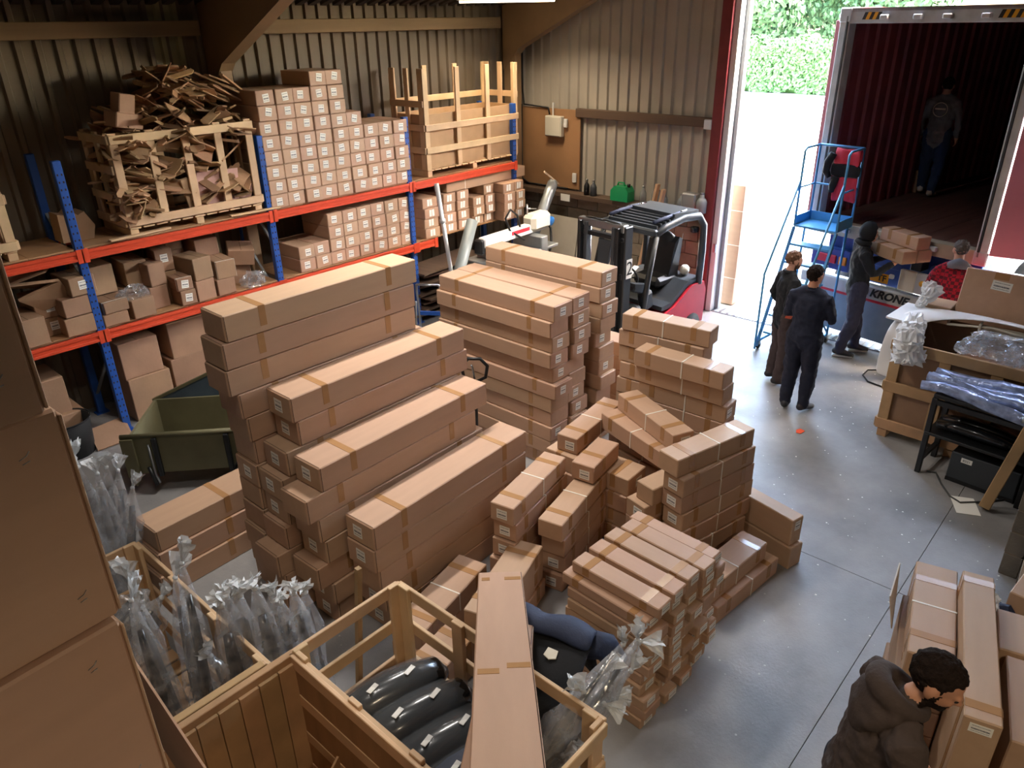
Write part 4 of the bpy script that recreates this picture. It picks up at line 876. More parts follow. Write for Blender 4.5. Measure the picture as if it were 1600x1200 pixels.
# ------------------------------------------------------------------ tipping cart by the racking
cart = thing('tipping_cart', 'old grey green metal cart with a raised blue sheet side', 'cart', (3.1, 7.05, 0), R(-42))
# tub seen from its long side; +x runs along the near rim away to the right
B('side_panel', CARTG, cart, (0, -.42, .42), (1.5, .03, .42)); T('rim_tube', CARTG, cart, [(-.82, -.43, .64), (.8, -.43, .64)], .025)
B('end_panel', CARTG, cart, (-.74, 0, .42), (.03, .84, .42)); MB().prism([(-.82, -.47, .62), (-.7, -.47, .62), (-.7, -.47, .2), (-.76, -.47, .08), (-.82, -.47, .2)], (0, .1, 0)).build('corner_leg', CARTG, cart)
B('floor_panel', CARTG, cart, (0, 0, .22), (1.5, .84, .025)); B('side_panel', CARTG, cart, (0, .42, .42), (1.5, .03, .42))
for xx in (-.5, .2): B('stiffener', BLACK, cart, (xx, -.45, .4), (.05, .05, .44), ch=.008)
MB().prism([(-.78, .44, .6), (.4, .44, .6), (.4, .44, 1.12)], (0, .02, 0)).build('raised_sheet', CARTB, cart); MB().beam((-.78, .45, .61), (.4, .45, 1.13), .03, .03).build('sheet_rim', CARTG, cart)
MB().prism([(.4, .1, .62), (.4, .44, .62), (.4, .44, 1.12)], (.02, 0, 0)).build('raised_end', BLACK, cart)
T('drawbar', BLACK, cart, [(-.6, -.47, .3), (-.55, -.5, .1)], .02); T('latch', STEEL, cart, [(-.56, -.46, .55), (-.55, -.47, .2), (-.52, -.49, .12)], .014)
for y in (-.52, .52):
    w_ = MB().tube([(.5, y-.05, .2), (.5, y+.05, .2)], .2, 20).build('tyre', RUBBER, cart); MB().tube([(.5, y-.055, .2), (.5, y+.055, .2)], .1, 14).build('wheel_hub', CARTG, w_)
mb = MB()
for k in range(8):
    a0, a1 = PI*(.05+k*.11), PI*(.05+(k+1)*.11); mb.add([(.5-.26*math.cos(a0), -.6, .2+.26*math.sin(a0)), (.5-.26*math.cos(a1), -.6, .2+.26*math.sin(a1)), (.5-.26*math.cos(a1), -.44, .2+.26*math.sin(a1)), (.5-.26*math.cos(a0), -.44, .2+.26*math.sin(a0))], [(0, 1, 2, 3)])
o = mb.build('wheel_arch', BLACK, cart); o.modifiers.new('t', 'SOLIDIFY').thickness = .012
o = MB().prism([(-.25, -.15, 0), (.22, -.18, 0), (.3, .12, .03), (.05, .2, .05)], (0, 0, .012)).build('cardboard_scrap', CARDW); o.location = (3.55, 6.75, .68); tag(o, 'flat cardboard scrap lying over the cart rim', 'cardboard')
o = MB().tube([(0, 0, 0), (0, 0, .1), (.03, .02, .16)], [.05, .045, .03], 9).ball((.0, 0, .17), .05, 8).tube([(-.04, 0, .05), (-.1, .02, .1), (-.06, .02, .18)], .012, 6).build('hose_fitting', BLACK); o.location = (3.62, 6.72, .7); tag(o, 'black hose fitting lying on cardboard over the cart', 'fitting')
o = MB().tube([(0, 0, 0), (0, 0, .42)], [.22, .25], 20, cap=False).tube([(0, 0, .42), (0, 0, .43)], [.265, .265], 20, cap=False).add([(.21*math.cos(2*PI*k/20), .21*math.sin(2*PI*k/20), .02) for k in range(20)], [tuple(range(20))]).build('bin', RUBBER); o.modifiers.new('t', 'SOLIDIFY').thickness = .012
p = at(108, 700, z=0); o.location = (p.x, p.y-.15, 0); tag(o, 'round black rubber tub on the floor behind the bagged parts', 'bin')
o = MB().prism([(-.2, -.12, 0), (.2, -.14, 0), (.24, .1, .1), (.2, .16, .16), (-.16, .16, .14)], (0, 0, .012)).build('cardboard_flap', CARDW); p = at(175, 690, z=0); o.location = (p.x, p.y, .01); tag(o, 'curled cardboard flap on the floor beside the black tub', 'cardboard')
# ------------------------------------------------------------------ pallet truck handle between the stacks, sack truck frame, tubes, saw
pt = thing('pallet_truck', 'black pallet truck handle standing up between the two carton stacks', 'pallet truck', (4.78, 4.85, 0), R(40))
T('shaft', BLACK, pt, [(0, 0, .35), (.03, 0, .9), (.05, 0, 1.02)], .022); B('pump_body', BLACK, pt, (0, 0, .2), (.2, .2, .36), ch=.03)
lp = [(.05, 0, 1.02), (.05, .11, 1.08), (.06, .13, 1.2), (.06, .06, 1.28), (.06, -.06, 1.28), (.06, -.13, 1.2), (.05, -.11, 1.08), (.05, 0, 1.02)]; T('loop_handle', BLACK, pt, lp, .018); T('release_lever', STEEL, pt, [(.05, 0, 1.05), (.04, .02, 1.2), (.04, .03, 1.22)], .01)
for y in (-.06, .06): MB().tube([(0, y-.025, .09), (0, y+.025, .09)], .09, 14).build('steer_wheel', RUBBER, pt)
p0 = at(683, 560, z=.25)
st = thing('sack_truck', 'chrome and blue sack truck frame standing between stack and racking', 'trolley', (5.95, 6.75, 0), R(35))
for y in (-.16, .16):
    T('side_tube', STEEL, st, [(0, y, .1), (.0, y, 1.05), (-.06, y, 1.3), (-.14, y*.85, 1.42)], .014); T('side_leg', GALV, st, [(-.14, y, 1.2), (.1, y*1.5, .75), (.22, y*1.6, .3)], .013)
    MB().tube([(.12, y*1.3-.03, .12), (.12, y*1.3+.03, .12)], .12, 16).build('wheel', RUBBER, st)
for z in (.4, .75, 1.0): B('cross_bar', BLUE, st, (0, 0, z), (.02, .32, .05))
B('toe_plate', BLUE, st, (-.1, 0, .02), (.22, .4, .015)); T('top_bar', STEEL, st, [(-.14, -.136, 1.42), (-.14, .136, 1.42)], .014)
o = MB().tube([at(705, 425, y=7.9).lerp(at(682, 287, y=8.02), -.7), at(705, 425, y=7.9), at(682, 287, y=8.02)], [.03, .03, .034], 12).tube([at(705, 425, y=7.9).lerp(at(682, 287, y=8.02), .57), at(705, 425, y=7.9).lerp(at(682, 287, y=8.02), .61)], .046, 12).build('chrome_pole', mat('bright_steel', '#dfe2e4', .35, metal=.45)); tag(o, 'long chrome pole leaning against the twin-slip cartons', 'pole')
a, b_ = at(716, 430, y=7.6), at(738, 345, y=7.75); mb = MB(); mb.tube([a-(b_-a)*.9, b_], .085, 18, cap=False); o = mb.build('plastic_pipe', mat('grey_pvc', '#7f8787', .4)); o.modifiers.new('t', 'SOLIDIFY').thickness = .008; tag(o, 'thick grey plastic pipe standing open-ended beside the saw', 'pipe')
a, b_ = at(842, 345, y=7.9), at(863, 288, y=8.05); o = MB().tube([a-(b_-a)*1.0, b_-(b_-a)*.3, b_-(b_-a)*.26, b_], [.088, .088, .094, .09], 18).ball(b_, .09, 12).build('extraction_duct', GALV); tag(o, 'silvery metal duct rising at a slant beside the saw', 'duct')
o = MB().beam(at(850, 268, y=8.05), at(874, 288, y=8.0), .012, .03).build('thin_lath', PINE); tag(o, 'thin pale lath stuck across the top of the metal duct', 'offcut')
sw_ = thing('radial_saw', 'white arm saw machine with a looped black cable', 'saw', (8.55, 7.7, 0), R(2)); sw_.scale = (1.45, 1.2, 1.14)
B('arm', WHITE, sw_, (0, 0, 1.18), (1.0, .12, .13), ch=.015); B('arm_end', BLACK, sw_, (-.53, 0, 1.14), (.07, .13, .2), ch=.02); B('motor_head', OFFWH, sw_, (.42, 0, 1.25), (.34, .22, .24), ch=.05)
B('red_mark', RED, sw_, (.08, -.063, 1.2), (.3, .004, .05)); T('cable_loop', RUBBER, sw_, [(.12, -.02, 1.2), (.05, -.03, 1.42), (-.06, -.03, 1.52), (-.14, -.03, 1.42), (-.08, -.04, 1.24), (.1, -.1, 1.08)], .013)
T('hose', RUBBER, sw_, [(.55, 0, 1.3), (.62, -.05, 1.1), (.58, -.1, .9), (.5, -.1, .6)], .016); B('stand', GALV, sw_, (.3, 0, .55), (.12, .5, 1.1), ch=.01); B('stand', GALV, sw_, (-.35, 0, .55), (.1, .4, 1.1), ch=.01); B('saw_table', GALV, sw_, (0, 0, .92), (1.1, .5, .04), ch=.008)
T('upright_screw', STEEL, sw_, [(.3, .05, 1.3), (.3, .05, 1.5)], .012); T('upright_screw', STEEL, sw_, [(.3, .05, 1.44), (.46, .05, 1.4)], .01); MB().tube([(.62, -.05, 1.2), (.62, -.02, 1.2)], .07, 14).build('blue_knob', mat('blue_knob', '#2f79c9', .4), sw_)
# pile of flat boards under the last bay
for k in range(9):
    o = MB().box((0, 0, 0), (1.7-.1*(k % 3), .5, .03)).box((.3, -.27, .012), (.9, .06, .02)).build('board', DARKT); o.location = (8.1+.05*(k % 4), 8.75+.03*(k % 3), .12+k*.085); o.rotation_euler = (.02*(k % 3-1), .02*(k % 2), .05*((k*3) % 5-2)); tag(o, 'dark rough board, %s up, in the pile under the last bay' % ORD[k+1], 'board', 'rough boards under the last bay')
# sheets leaning against the block wall behind the forklift
PAN = mat('pale_sheet', '#c9c2b4', .6, namt=.06)
for k, (y0, y1) in enumerate(((8.85, 7.95), (7.93, 7.1))):
    o = B('leaning_sheet', PAN, None, (10.5-.0, (y0+y1)/2, .58), (.02, y0-y1, 1.15), (0, R(9), 0)); tag(o, 'pale flat sheet leaning on the block wall, %s' % ('nearer the corner' if k == 0 else 'nearer the forklift'), 'sheet', 'pale sheets on the block wall')
    B('edge_strip', mat('edge_strip', '#ddd6c6', .5), o, (-.01, 0, .575), (.02, y0-y1, .02))
# ------------------------------------------------------------------ ledge things, switchgear
pb = B('backing_board', mat('backing_ply', '#a37c58', .7, nscale=1.5, namt=.15), None, (WX-.02, 8.72, 2.28), (.03, 1.3, 1.32), ch=.003); tag(pb, 'tall plywood backing board on the gable wall in the corner', 'board')
sg = thing('switch_box', 'cream electrical switch box on the plywood backing board', 'switch box', (WX-.045, 8.58, 2.66)); B('box_body', OFFWH, sg, (-.05, 0, 0), (.1, .36, .34), ch=.012); B('box_lid', OFFWH, sg, (-.104, 0, 0), (.012, .33, .31), ch=.006); B('conduit', WHITE, sg, (-.03, .05, .27), (.025, .025, .22), ch=.004); B('side_switch', WHITE, sg, (-.03, -.23, .06), (.05, .07, .14), ch=.008)
o = B('wall_socket', WHITE, None, (WX-.05, 8.16, 1.82), (.03, .085, .16), ch=.006); tag(o, 'white double socket near the bottom edge of the backing board', 'socket')
o = B('junction_box', WHITE, None, (WX-.09, 5.66, 2.88), (.06, .12, .14), ch=.01); tag(o, 'square white junction box at the end of the wall rail', 'junction box')
o = MB().tube([(WX-.05, 9.36, 4.4), (WX-.05, 9.34, 3.2), (WX-.06, 9.3, 2.98), (WX-.06, 8.75, 2.95), (WX-.06, 8.72, 2.84)], .014, 6).tube([(WX-.05, 9.37, 2.98), (WX-.06, 9.36, 1.7), (WX-.06, 9.2, 1.62), (WX-.06, 8.3, 1.62)], .014, 6).build('power_cable', BLACK); tag(o, 'black power cable running down the corner to the switch box', 'cable')
LZ = 1.587
def on_ledge(px, pz): return at(px, pz, x=WX-.14)
fc = thing('fuel_can', 'green plastic fuel can on the ledge of the gable wall', 'fuel can', (WX-.15, 7.08, LZ), R(90)); MB().prism([(-.17, -.1, 0), (.17, -.1, 0), (.17, -.1, .17), (.1, -.1, .24), (-.12, -.1, .24), (-.17, -.1, .16)], (0, .2, 0)).build('can_body', GREEN, fc)
MB().tube([(-.12, 0, .23), (-.12, 0, .28)], .03, 10).build('cap', BLACK, fc); MB().tube([(-.05, 0, .235), (-.02, 0, .29), (.08, 0, .285), (.1, 0, .235)], .014, 6).build('handle', GREEN, fc)
GLASS = mat('dull_glass', '#b9bfbf', .15, trans=.4, alpha=.85)
bt = [(7.82, .05, .24, BLACK, 'slim black aerosol can on the ledge beside the backing board', 'can'), (7.68, .06, .24, PARTGREY, 'grey drinks bottle on the ledge left of the fuel can', 'bottle'), (6.68, .055, .26, GLASS, 'clear glass bottle on the ledge after the fuel can', 'bottle'), (6.42, .09, .3, GLASS, 'large clear jar with a domed top on the ledge', 'jar'), (6.27, .05, .2, GLASS, 'small clear bottle next to the timber strips', 'bottle'), (5.98, .055, .22, GLASS, 'clear bottle on the ledge after the timber strips', 'bottle'), (5.62, .085, .28, GLASS, 'clear jug on the ledge next to the red post', 'jug')]
for (y, rr, h_, m_, lb, ct_) in bt:
    t = thing(ct_ if ct_ != 'can' else 'spray_can', lb, ct_, (WX-.14, y, LZ)); MB().tube([(0, 0, 0), (0, 0, h_*.6), (0, 0, h_*.75), (0, 0, h_*.85), (0, 0, h_)], [rr, rr, rr*.75, rr*.4, rr*.36], 14).build('bottle_body', m_, t); MB().tube([(0, 0, h_), (0, 0, h_+.025)], rr*.4, 10).build('cap', STEEL, t)
o = MB().box((0, 0, .14), (.16, .24, .28), ch=.02).build('clear_tub', CLEAR); o.location = (WX-.14, 5.87-.05, LZ); tag(o, 'square clear plastic tub on the ledge', 'tub') if False else tag(o, 'square clear plastic tub on the ledge before the red lump', 'tub')
o = MB().ball((0, 0, .06), (.07, .12, .07), 9).ball((0, .08, .05), (.05, .08, .05), 8).build('red_cloth', DOORRED); o.location = (WX-.14, 5.74-.05+.04, LZ); tag(o, 'crumpled dark red cloth on the ledge', 'cloth')
o = B('notice_card', PAPER, None, (WX-.225, 8.22, 1.5), (.006, .2, .12), (0, 0, 0)); tag(o, 'small white card stuck on the front of the ledge', 'card')
for k, (y, h_) in enumerate(((6.36, 1.95), (6.25, 1.88))):
    o = MB().beam((10.3+.05*k, y+.22, 0), (10.52, y, h_), .04, .1, (1, 0, 0)).build('timber_strip', PINE); tag(o, 'pale timber strip leaning on the ledge, %s' % ('the taller one' if k == 0 else 'the shorter one'), 'timber', 'timber strips behind the forklift')
o = MB().box((0, 0, 0), (.1, .12, .09), ch=.015).ball((-.05, 0, 0), .045, 9).build('wall_lamp', BLACK); o.location = (WX-.1, 5.72, 1.3); tag(o, 'small black lamp fixed under the ledge by the red post', 'lamp')
o = MB().tube([(WX-.1, 5.62, .02), (WX-.1, 5.62, 1.15)], .012, 6).tube([(WX-.13, 5.98, .4), (WX-.09, 5.92, 1.2)], .007, 5).build('metal_rod', STEEL); tag(o, 'thin metal rods standing between forklift and red post', 'rod')
# fluorescent fittings under the rafters
def fitting(name, lb, p, yaw, energy, size, col):
    t = thing(name, lb, 'light', p, yaw); B('housing', WHITE, t, (0, 0, .05), (1.5, .16, .05), ch=.01)
    e = mat('tube_glow', (1, .84, .58, 1), .5, emit=9)
    for y in (-.04, .04): T('lamp_tube', e, t, [(-.7, y, 0), (.7, y, 0)], .014)
    l = bpy.data.lights.new('tube_light', 'AREA'); l.shape = 'RECTANGLE'; l.size = 1.4; l.size_y = size; l.energy = energy; l.color = col; l.spread = R(130); o = bpy.data.objects.new('tube_light', l); COL.objects.link(o); o.parent = t; o.location = (0, 0, -.03); return t
WARM = (1, .8, .56); NEUT = (1, .94, .88)
q = at(792, -4, y=8.3)
fitting('strip_light', 'warm strip light up by the gable haunch', (q.x, q.y, q.z-.05), R(-45), 60, .12, WARM)
fitting('strip_light', 'warm strip light under the ridge above the crates', (1.6, 3.0, 5.9), 0, 34, .15, NEUT)
fitting('strip_light', 'warm strip light behind the viewer above the tower', (.4, -1.6, 5.2), 0, 88, .15, WARM)
fitting('strip_light', 'strip light under the ridge above the carton stacks', (4.6, 5.2, 5.3), 0, 145, .15, NEUT)
fitting('strip_light', 'strip light under the ridge above the aisle', (7.6, 4.2, 5.5), 0, 40, .15, NEUT)
rng = random.Random(33)
def puff(name, lb, pts, rad, cat='plastic bag', m=TUFT, jit=.3, n=26):
    """crumpled film: dense faceted sweep with creases"""
    P_, R_ = [], []
    for k in range(len(pts)-1):
        for j in range(6): u = j/6; P_.append(Vector(pts[k]).lerp(Vector(pts[k+1]), u)+Vector((rng.uniform(-.01, .01),)*3)); R_.append(rad[k]+(rad[k+1]-rad[k])*u)
    P_.append(Vector(pts[-1])); R_.append(rad[-1]); mb = MB().tube(P_, R_, n, jit=jit, rng=rng); mb.sm = [False]*len(mb.sm); o = mb.build(name, m); tag(o, lb, cat); return o
a = at(203, 462, y=RY0+.12); puff('clear_bag', 'clear bag of fittings lying on the worn cartons of the lower shelf', [(a.x-.16, a.y, a.z), (a.x-.04, a.y, a.z+.01), (a.x+.1, a.y+.02, a.z+.01), (a.x+.2, a.y, a.z+.02)], [.03, .085, .09, .05], m=FILM)
a = at(393, 440, y=RY0+.1); puff('clear_bag', 'clear bag of fittings on the lower shelf beside the second upright', [(a.x-.14, a.y, a.z-.03), (a.x-.02, a.y, a.z), (a.x+.1, a.y+.02, a.z), (a.x+.18, a.y, a.z+.03)], [.05, .12, .11, .05], m=FILM)
# ------------------------------------------------------------------ crates in front
c1 = crate('slatted pine crate behind the very large cartons, bagged parts inside', .62, 1.4, 3.2, 4.92, 0, 1.02, (.3, .6, .96), 4, 3, m=PINE)
o = MB().prism([at(196, 1015, y=2.95), at(322, 1206, y=2.3), at(322, 1206, y=2.3)-Vector((0, 0, .5)), at(196, 1015, y=2.95)-Vector((0, 0, .5))], (.01, .006, 0)).build('cardboard_sheet', CARDW); tag(o, 'flattened cardboard sheet wedged between the big cartons and the boarded crate', 'cardboard')
c2 = crate('open slatted pine crate with glossy black parts lying inside', 1.5, 2.28, 1.48, 3.08, 0, 1.12, (.2, .48, .78, 1.06), 4, 2, m=PINE)
c3 = thing('boarded_crate', 'plank-ended crate lined with brown board, nearest the viewer', 'crate', (1.08, 2.25, 0))
for k in range(7): B('end_plank', PINED, c3, (-.36+k*.12, .8, .53), (.115, .022, 1.06), ch=.003)
for k in range(7): B('end_plank', PINED, c3, (-.36+k*.12, -.8, .53), (.115, .022, 1.06), ch=.003)
for sx in (-1, 1):
    B('side_board', PLY, c3, (sx*.405, 0, .53), (.012, 1.58, 1.06), ch=.002); B('top_rail', PINE, c3, (sx*.425, 0, 1.065), (.05, 1.66, .05), ch=.004)
    for k in range(3): B('batten', PINE, c3, (sx*.432, -.7+k*.7, .53), (.03, .09, 1.02), ch=.003)
for sy in (-1, 1): B('top_rail', PINED, c3, (0, sy*.835, 1.075), (.86, .045, .06), ch=.004)
B('floor_board', PLY, c3, (0, 0, .03), (.8, 1.58, .03)); B('inner_divider', PLY, c3, (.18, .3, .35), (.4, .012, .65), (0, 0, .5))
o = B('loose_rail', PINED, None, (.96, 3.16, 1.06), (.8, .05, .05), (0, 0, 0), .004); tag(o, 'reddish timber rail lying across the ends of two crates', 'timber')
o = MB().beam((2.02, 3.32, 0), (2.12, 3.26, 1.22), .035, .035).build('broom_handle', PINED); tag(o, 'bare wooden pole standing behind the slatted crate rail', 'pole')
o = MB().prism([(-.2, -.1, 0), (.1, -.14, .02), (.22, .05, .03), (.06, .16, .1), (-.16, .14, .12)], (0, 0, .01)).build('torn_cardboard', CARDW); o.location = (.98, 3.9, .42); tag(o, 'torn cardboard lying in the crate behind the large cartons', 'cardboard')
# leaning long boxes over the crates
def leaning(far, L_, W_, H_, yaw, pitch, lb, tp):
    o = carton(0, 0, 0, 0, L_, W_, H_, lb, None, (), None, None, False, CARD, None)
    o.rotation_euler = (0, 0, 0); M_ = Matrix.Rotation(yaw, 4, 'Z') @ Matrix.Rotation(pitch, 4, 'Y')
    o.matrix_world = Matrix.Translation(Vector(far)) @ M_ @ Matrix.Translation((-L_/2, 0, -H_))
    for (xx, y0, w_) in tp: B('tape_strip', TAPE, o, (xx, y0, H_+.0012), (.05, w_, .0022))
    B('lid_seam', SLOT, o, (0, -W_/2+.006, H_+.0005), (L_*.98, .004, .0015)); return o
leaning((2.73, 2.61, 1.16), 2.2, .275, .17, R(43.9), R(20.8), 'long pale carton propped up on the slatted crate towards the viewer', [(.97, -.075, .1), (.97, .09, .05), (-.25, .07, .1), (-.2, -.07, .11)])
leaning((2.68, 2.44, 1.0), 2.0, .25, .16, R(38), R(19), 'second long carton lying under the propped one on the slatted crate', [(.8, -.08, .06)])
# ------------------------------------------------------------------ bagged parts
def tufts(e, td, ln, r):
    mb = MB(); a = td.cross(Vector((.3, .5, .8))).normalized(); b = td.cross(a)
    for k in range(5):
        an = rng.uniform(0, PI); s_ = a*math.cos(an)+b*math.sin(an); up_ = (td+Vector((rng.uniform(-.35, .35), rng.uniform(-.35, .35), rng.uniform(-.3, .3)))).normalized(); pts = []
        for j in range(5):
            w_ = r*(.12, .35, .6, .8, .9)[j]*rng.uniform(.6, 1.15); c = e+up_*ln*(j/4)*rng.uniform(.9, 1.1)
            for i in range(4): pts.append(c+s_*w_*(i/1.5-1)+s_.cross(up_)*(rng.uniform(-.3, .3)*r*(j/4)))
        mb.add(pts, [(j*4+i, j*4+i+1, j*4+i+5, j*4+i+4) for j in range(4) for i in range(3)])
    return mb
def bagged(p, q, r, lb, grp, bend=.05, knot=True, tuft=.13, barm=PARTGREY, cat='bagged part', loose=1.6, tdir=None):
    """a slim moulded part standing from p to q inside a clear tied bag"""
    p, q = Vector(p), Vector(q); ax = (q-p); L_ = ax.length; ax.normalize(); t = thing('bagged_part', lb, cat, p, 0, grp)
    sd = Vector((rng.uniform(-1, 1), rng.uniform(-1, 1), 0)).normalized(); bt_ = [ax*(L_*k/6)+sd*bend*math.sin(PI*k/6) for k in range(7)]
    MB().tube(bt_[:6], [r*.75, r*.8, r*.8, r*.72, r*.6, r*.4], 6, flat=.45).build('part', barm, t)
    fr = [r*loose*(1+.18*rng.uniform(-1, 1)) for _ in range(5)]+[r*.9, r*.25]
    MB().tube(bt_[:6]+[bt_[6]], fr, 10, cap=False, jit=.16, rng=rng).build('film_sleeve', FILM, t)
    if knot:
        td = (Vector(tdir) if tdir else (ax+Vector((rng.uniform(-.6, .6), rng.uniform(-.6, .6), rng.uniform(-.1, .4))))).normalized(); e = bt_[6]
        MB().ball(e, r*.34, 7).build('knot', TUFT, t)
        tufts(e, td, tuft, r).build('film_tuft', TUFT, t)
    return t
G1 = 'bagged parts standing beside the big cartons'
# bundle on the floor between the tower and the low pile: tops read off the photograph
for i, (bx_, by_, tx_, ty_, td) in enumerate(((118, 870, 88, 735, None), (124, 870, 122, 730, (-.3, .4, 1)), (130, 872, 116, 715, (.2, 0, 1)), (138, 872, 152, 740, (0, .2, 1)), (140, 874, 166, 730, (.2, 0, 1)), (146, 876, 184, 735, (.3, -.2, 1)), (150, 876, 207, 762, (.3, -.2, 1)), (146, 874, 140, 800, None), (152, 876, 168, 815, (.3, -.3, .8)), (140, 872, 104, 765, None), (128, 870, 96, 790, None))):
    b = at(bx_, by_, z=.02); b = Vector((1.38+.03*(i % 4), 5.55+.06*(i % 3)+.02*i, .01)); tt = at(tx_, ty_, y=5.75+.05*(i % 3))
    bagged(b, tt, .055, 'clear tied bag of grey parts on the floor, %s counted away from the big cartons' % ORD[(0, 1, 2, 4, 5, 6, 8, 3, 7, 9, 10).index(i)+1 if i in (0, 1, 2, 4, 5, 6, 8, 3, 7, 9, 10) else 11], G1, .03, True, .14, PARTGREY, tdir=td)
G2 = 'bagged parts in the crate behind the big cartons'
for i, (bx_, by_, bz, tx_, ty_, tz, td) in enumerate(((1.05, 3.75, .12, 1.06, 4.02, 1.38, (0, 0, 1)), (1.18, 3.7, .12, 1.31, 3.86, 1.44, (.25, 0, 1)), (1.0, 3.7, .12, 1.02, 3.95, 1.3, None), (1.2, 3.85, .12, 1.3, 4.0, 1.26, (.4, 0, .6)))):
    bagged((bx_, by_, bz), (tx_, ty_, tz), .05, 'tall clear bag of dark parts standing out of the crate, %s' % ('its tuft straight up', 'the tallest one', 'the leftmost shorter one', 'the rightmost shorter one')[i], G2, .02, True, .16, PARTBLK, tdir=td)
for i in range(6): bagged((.75+.1*i, 4.5-.05*(i % 2), .5+.06*(i % 3)), (1.3-.04*i, 4.35+.08*(i % 3), .9+.05*(i % 2)), .06, 'shiny bagged part lying flat in the crate behind the big cartons, %s of six' % ORD[i+1], 'bagged parts lying in the crate', .03, i % 3 == 0, .1, PARTBLK)
bagged((1.28, 3.5, .3), (1.3, 3.75, .78), .06, 'short bag of dark parts slumped against the crate side', None, .02, True, .09, PARTBLK)
G3 = 'bagged parts in the gap before the stepped stack'
for i, (tx_, ty_) in enumerate(((352, 930), (367, 922), (398, 918), (424, 926), (438, 942), (458, 926), (476, 925), (374, 930), (345, 945))):
    q = at(tx_, ty_, y=3.62-.05*(i % 3)); bagged((q.x+.0, q.y-.02, .02), (q.x, q.y, q.z), .075, 'dark tied bag in the gap before the big stepped stack, %s along' % ORD[(8, 0, 1, 7, 2, 3, 4, 5, 6).index(i)+1], G3, .02, True, .07, PARTBLK, loose=1.25, tdir=(0, 0, 1))
# glossy tubes in the slatted crate
for k, (y, z, r, m_) in enumerate(((2.74, .68, .12, PARTBLK), (2.52, .64, .13, PARTBLK), (2.28, .6, .14, PARTBLK), (2.06, .6, .12, JACK), (1.84, .56, .12, PARTBLK))):
    t = thing('black_bumper', ('glossy black wrapped part, %s in the slatted crate' % ('furthest', 'second furthest', 'middle', 'navy one', 'nearest')[k]), 'wrapped part', (1.9, y, z), R(-14), 'glossy wrapped parts in the slatted crate')
    MB().tube([(-.36, 0, -.02), (-.3, 0, .0), (-.1, 0, .02), (.12, 0, .02), (.3, 0, 0), (.36, 0, -.03)], [r*.3, r*.8, r, r, r*.85, r*.35], 14).build('part', m_, t)
    sm2 = MB().tube([(-.35, 0, 0), (-.2, 0, .02), (0, 0, .03), (.2, 0, .02), (.35, 0, 0)], [r*.6, r*1.06, r*1.1, r*1.06, r*.6], 12, cap=False, jit=.04, rng=rng).build('film_wrap', FILM if False else mat('tight_film', '#aab0b5', .08, alpha=.14), t)
    for q_ in range(2): B('tape_tag', PAPER, t, (-.12+.24*q_, -.02, r*1.0+.03), (.08, .03, .004), (.1, .1, .5))
# navy jacket thrown over the crate end, bags poking past it
jc = thing('navy_jacket', 'navy padded jacket with two pale badges draped over the crate contents', 'jacket', (2.5, 2.1, .92), R(15))
cloth_strip('jacket_back', BLKCL, jc, .55, [(-.34, -.24), (-.26, -.1), (-.12, -.0), (.02, .05), (.15, .07), (.22, .02), (.27, -.1), (.3, -.28)], .035, 8, 11, .035)
cloth_strip('jacket_collar', JACK, jc, .56, [(.1, .1), (.16, .15), (.24, .12), (.28, .03), (.29, -.06)], .05, 9, 11, .03)
MB().tube([(.2, -.24, .06), (.26, -.32, .02), (.26, -.4, -.08)], [.09, .085, .07], 10).build('sleeve', JACK, jc)
for yy, s_ in ((.1, .05), (-.08, .065)): MB().prism([(-.02, -s_*.6, 0), (.03, -s_*.5, .01), (.035, s_*.5, .01), (-.02, s_*.6, 0), (-.035, 0, -.005)], (0, 0, .006)).build('badge', OFFWH, jc).location = (.0, yy, .085)
G4 = 'bagged parts fanned out over the crate end'
for i, (tx_, ty_, td) in enumerate(((974, 1006, (-.1, .1, 1)), (996, 1000, (.1, 0, 1)), (1000, 1002, (1, -.9, -.1)), (986, 1048, (.3, -.2, .6)), (952, 1092, (1, -1, -.2)), (912, 1080, (-.4, .3, .8)), (944, 1100, (.6, -.8, -.4)), (880, 1180, (.2, -.2, .5)), (940, 1050, None))):
    q = at(tx_, ty_, y=1.62+.03*(i % 3)); b = Vector((1.88+.03*(i % 3), 1.75+.04*(i % 4), .55)); b = q+(b-q)*(.98 if i < 6 else .7)
    bagged(b, q, .05, 'clear tied bag fanned over the crate end, %s' % ('tuft straight up on the longest', 'next to the longest', 'tuft pointing down the aisle', 'short one below the longest', 'low one pointing at the floor', 'one with a looped tuft', 'flaring white tuft in the middle', 'lowest one nearest the viewer', 'inner one half hidden')[i], G4, .03, True, .13, PARTGREY if i % 2 else PARTBLK, tdir=td)
puff('clear_bag', 'knotted clear bag lying in the boarded crate nearest the viewer', [(1.25, 1.9, .62), (1.2, 2.05, .66), (1.15, 2.15, .8)], [.16, .13, .03], m=FILM)
# ------------------------------------------------------------------ right-hand crate, table and things by the block wall
RB = R(-13)
cr = thing('panelled_crate', 'large pine crate with board panels standing in the doorway light', 'crate', (8.76, 1.17, 0), R(-2))
PAN2 = mat('hardboard', '#8d6f56', .75, namt=.1)
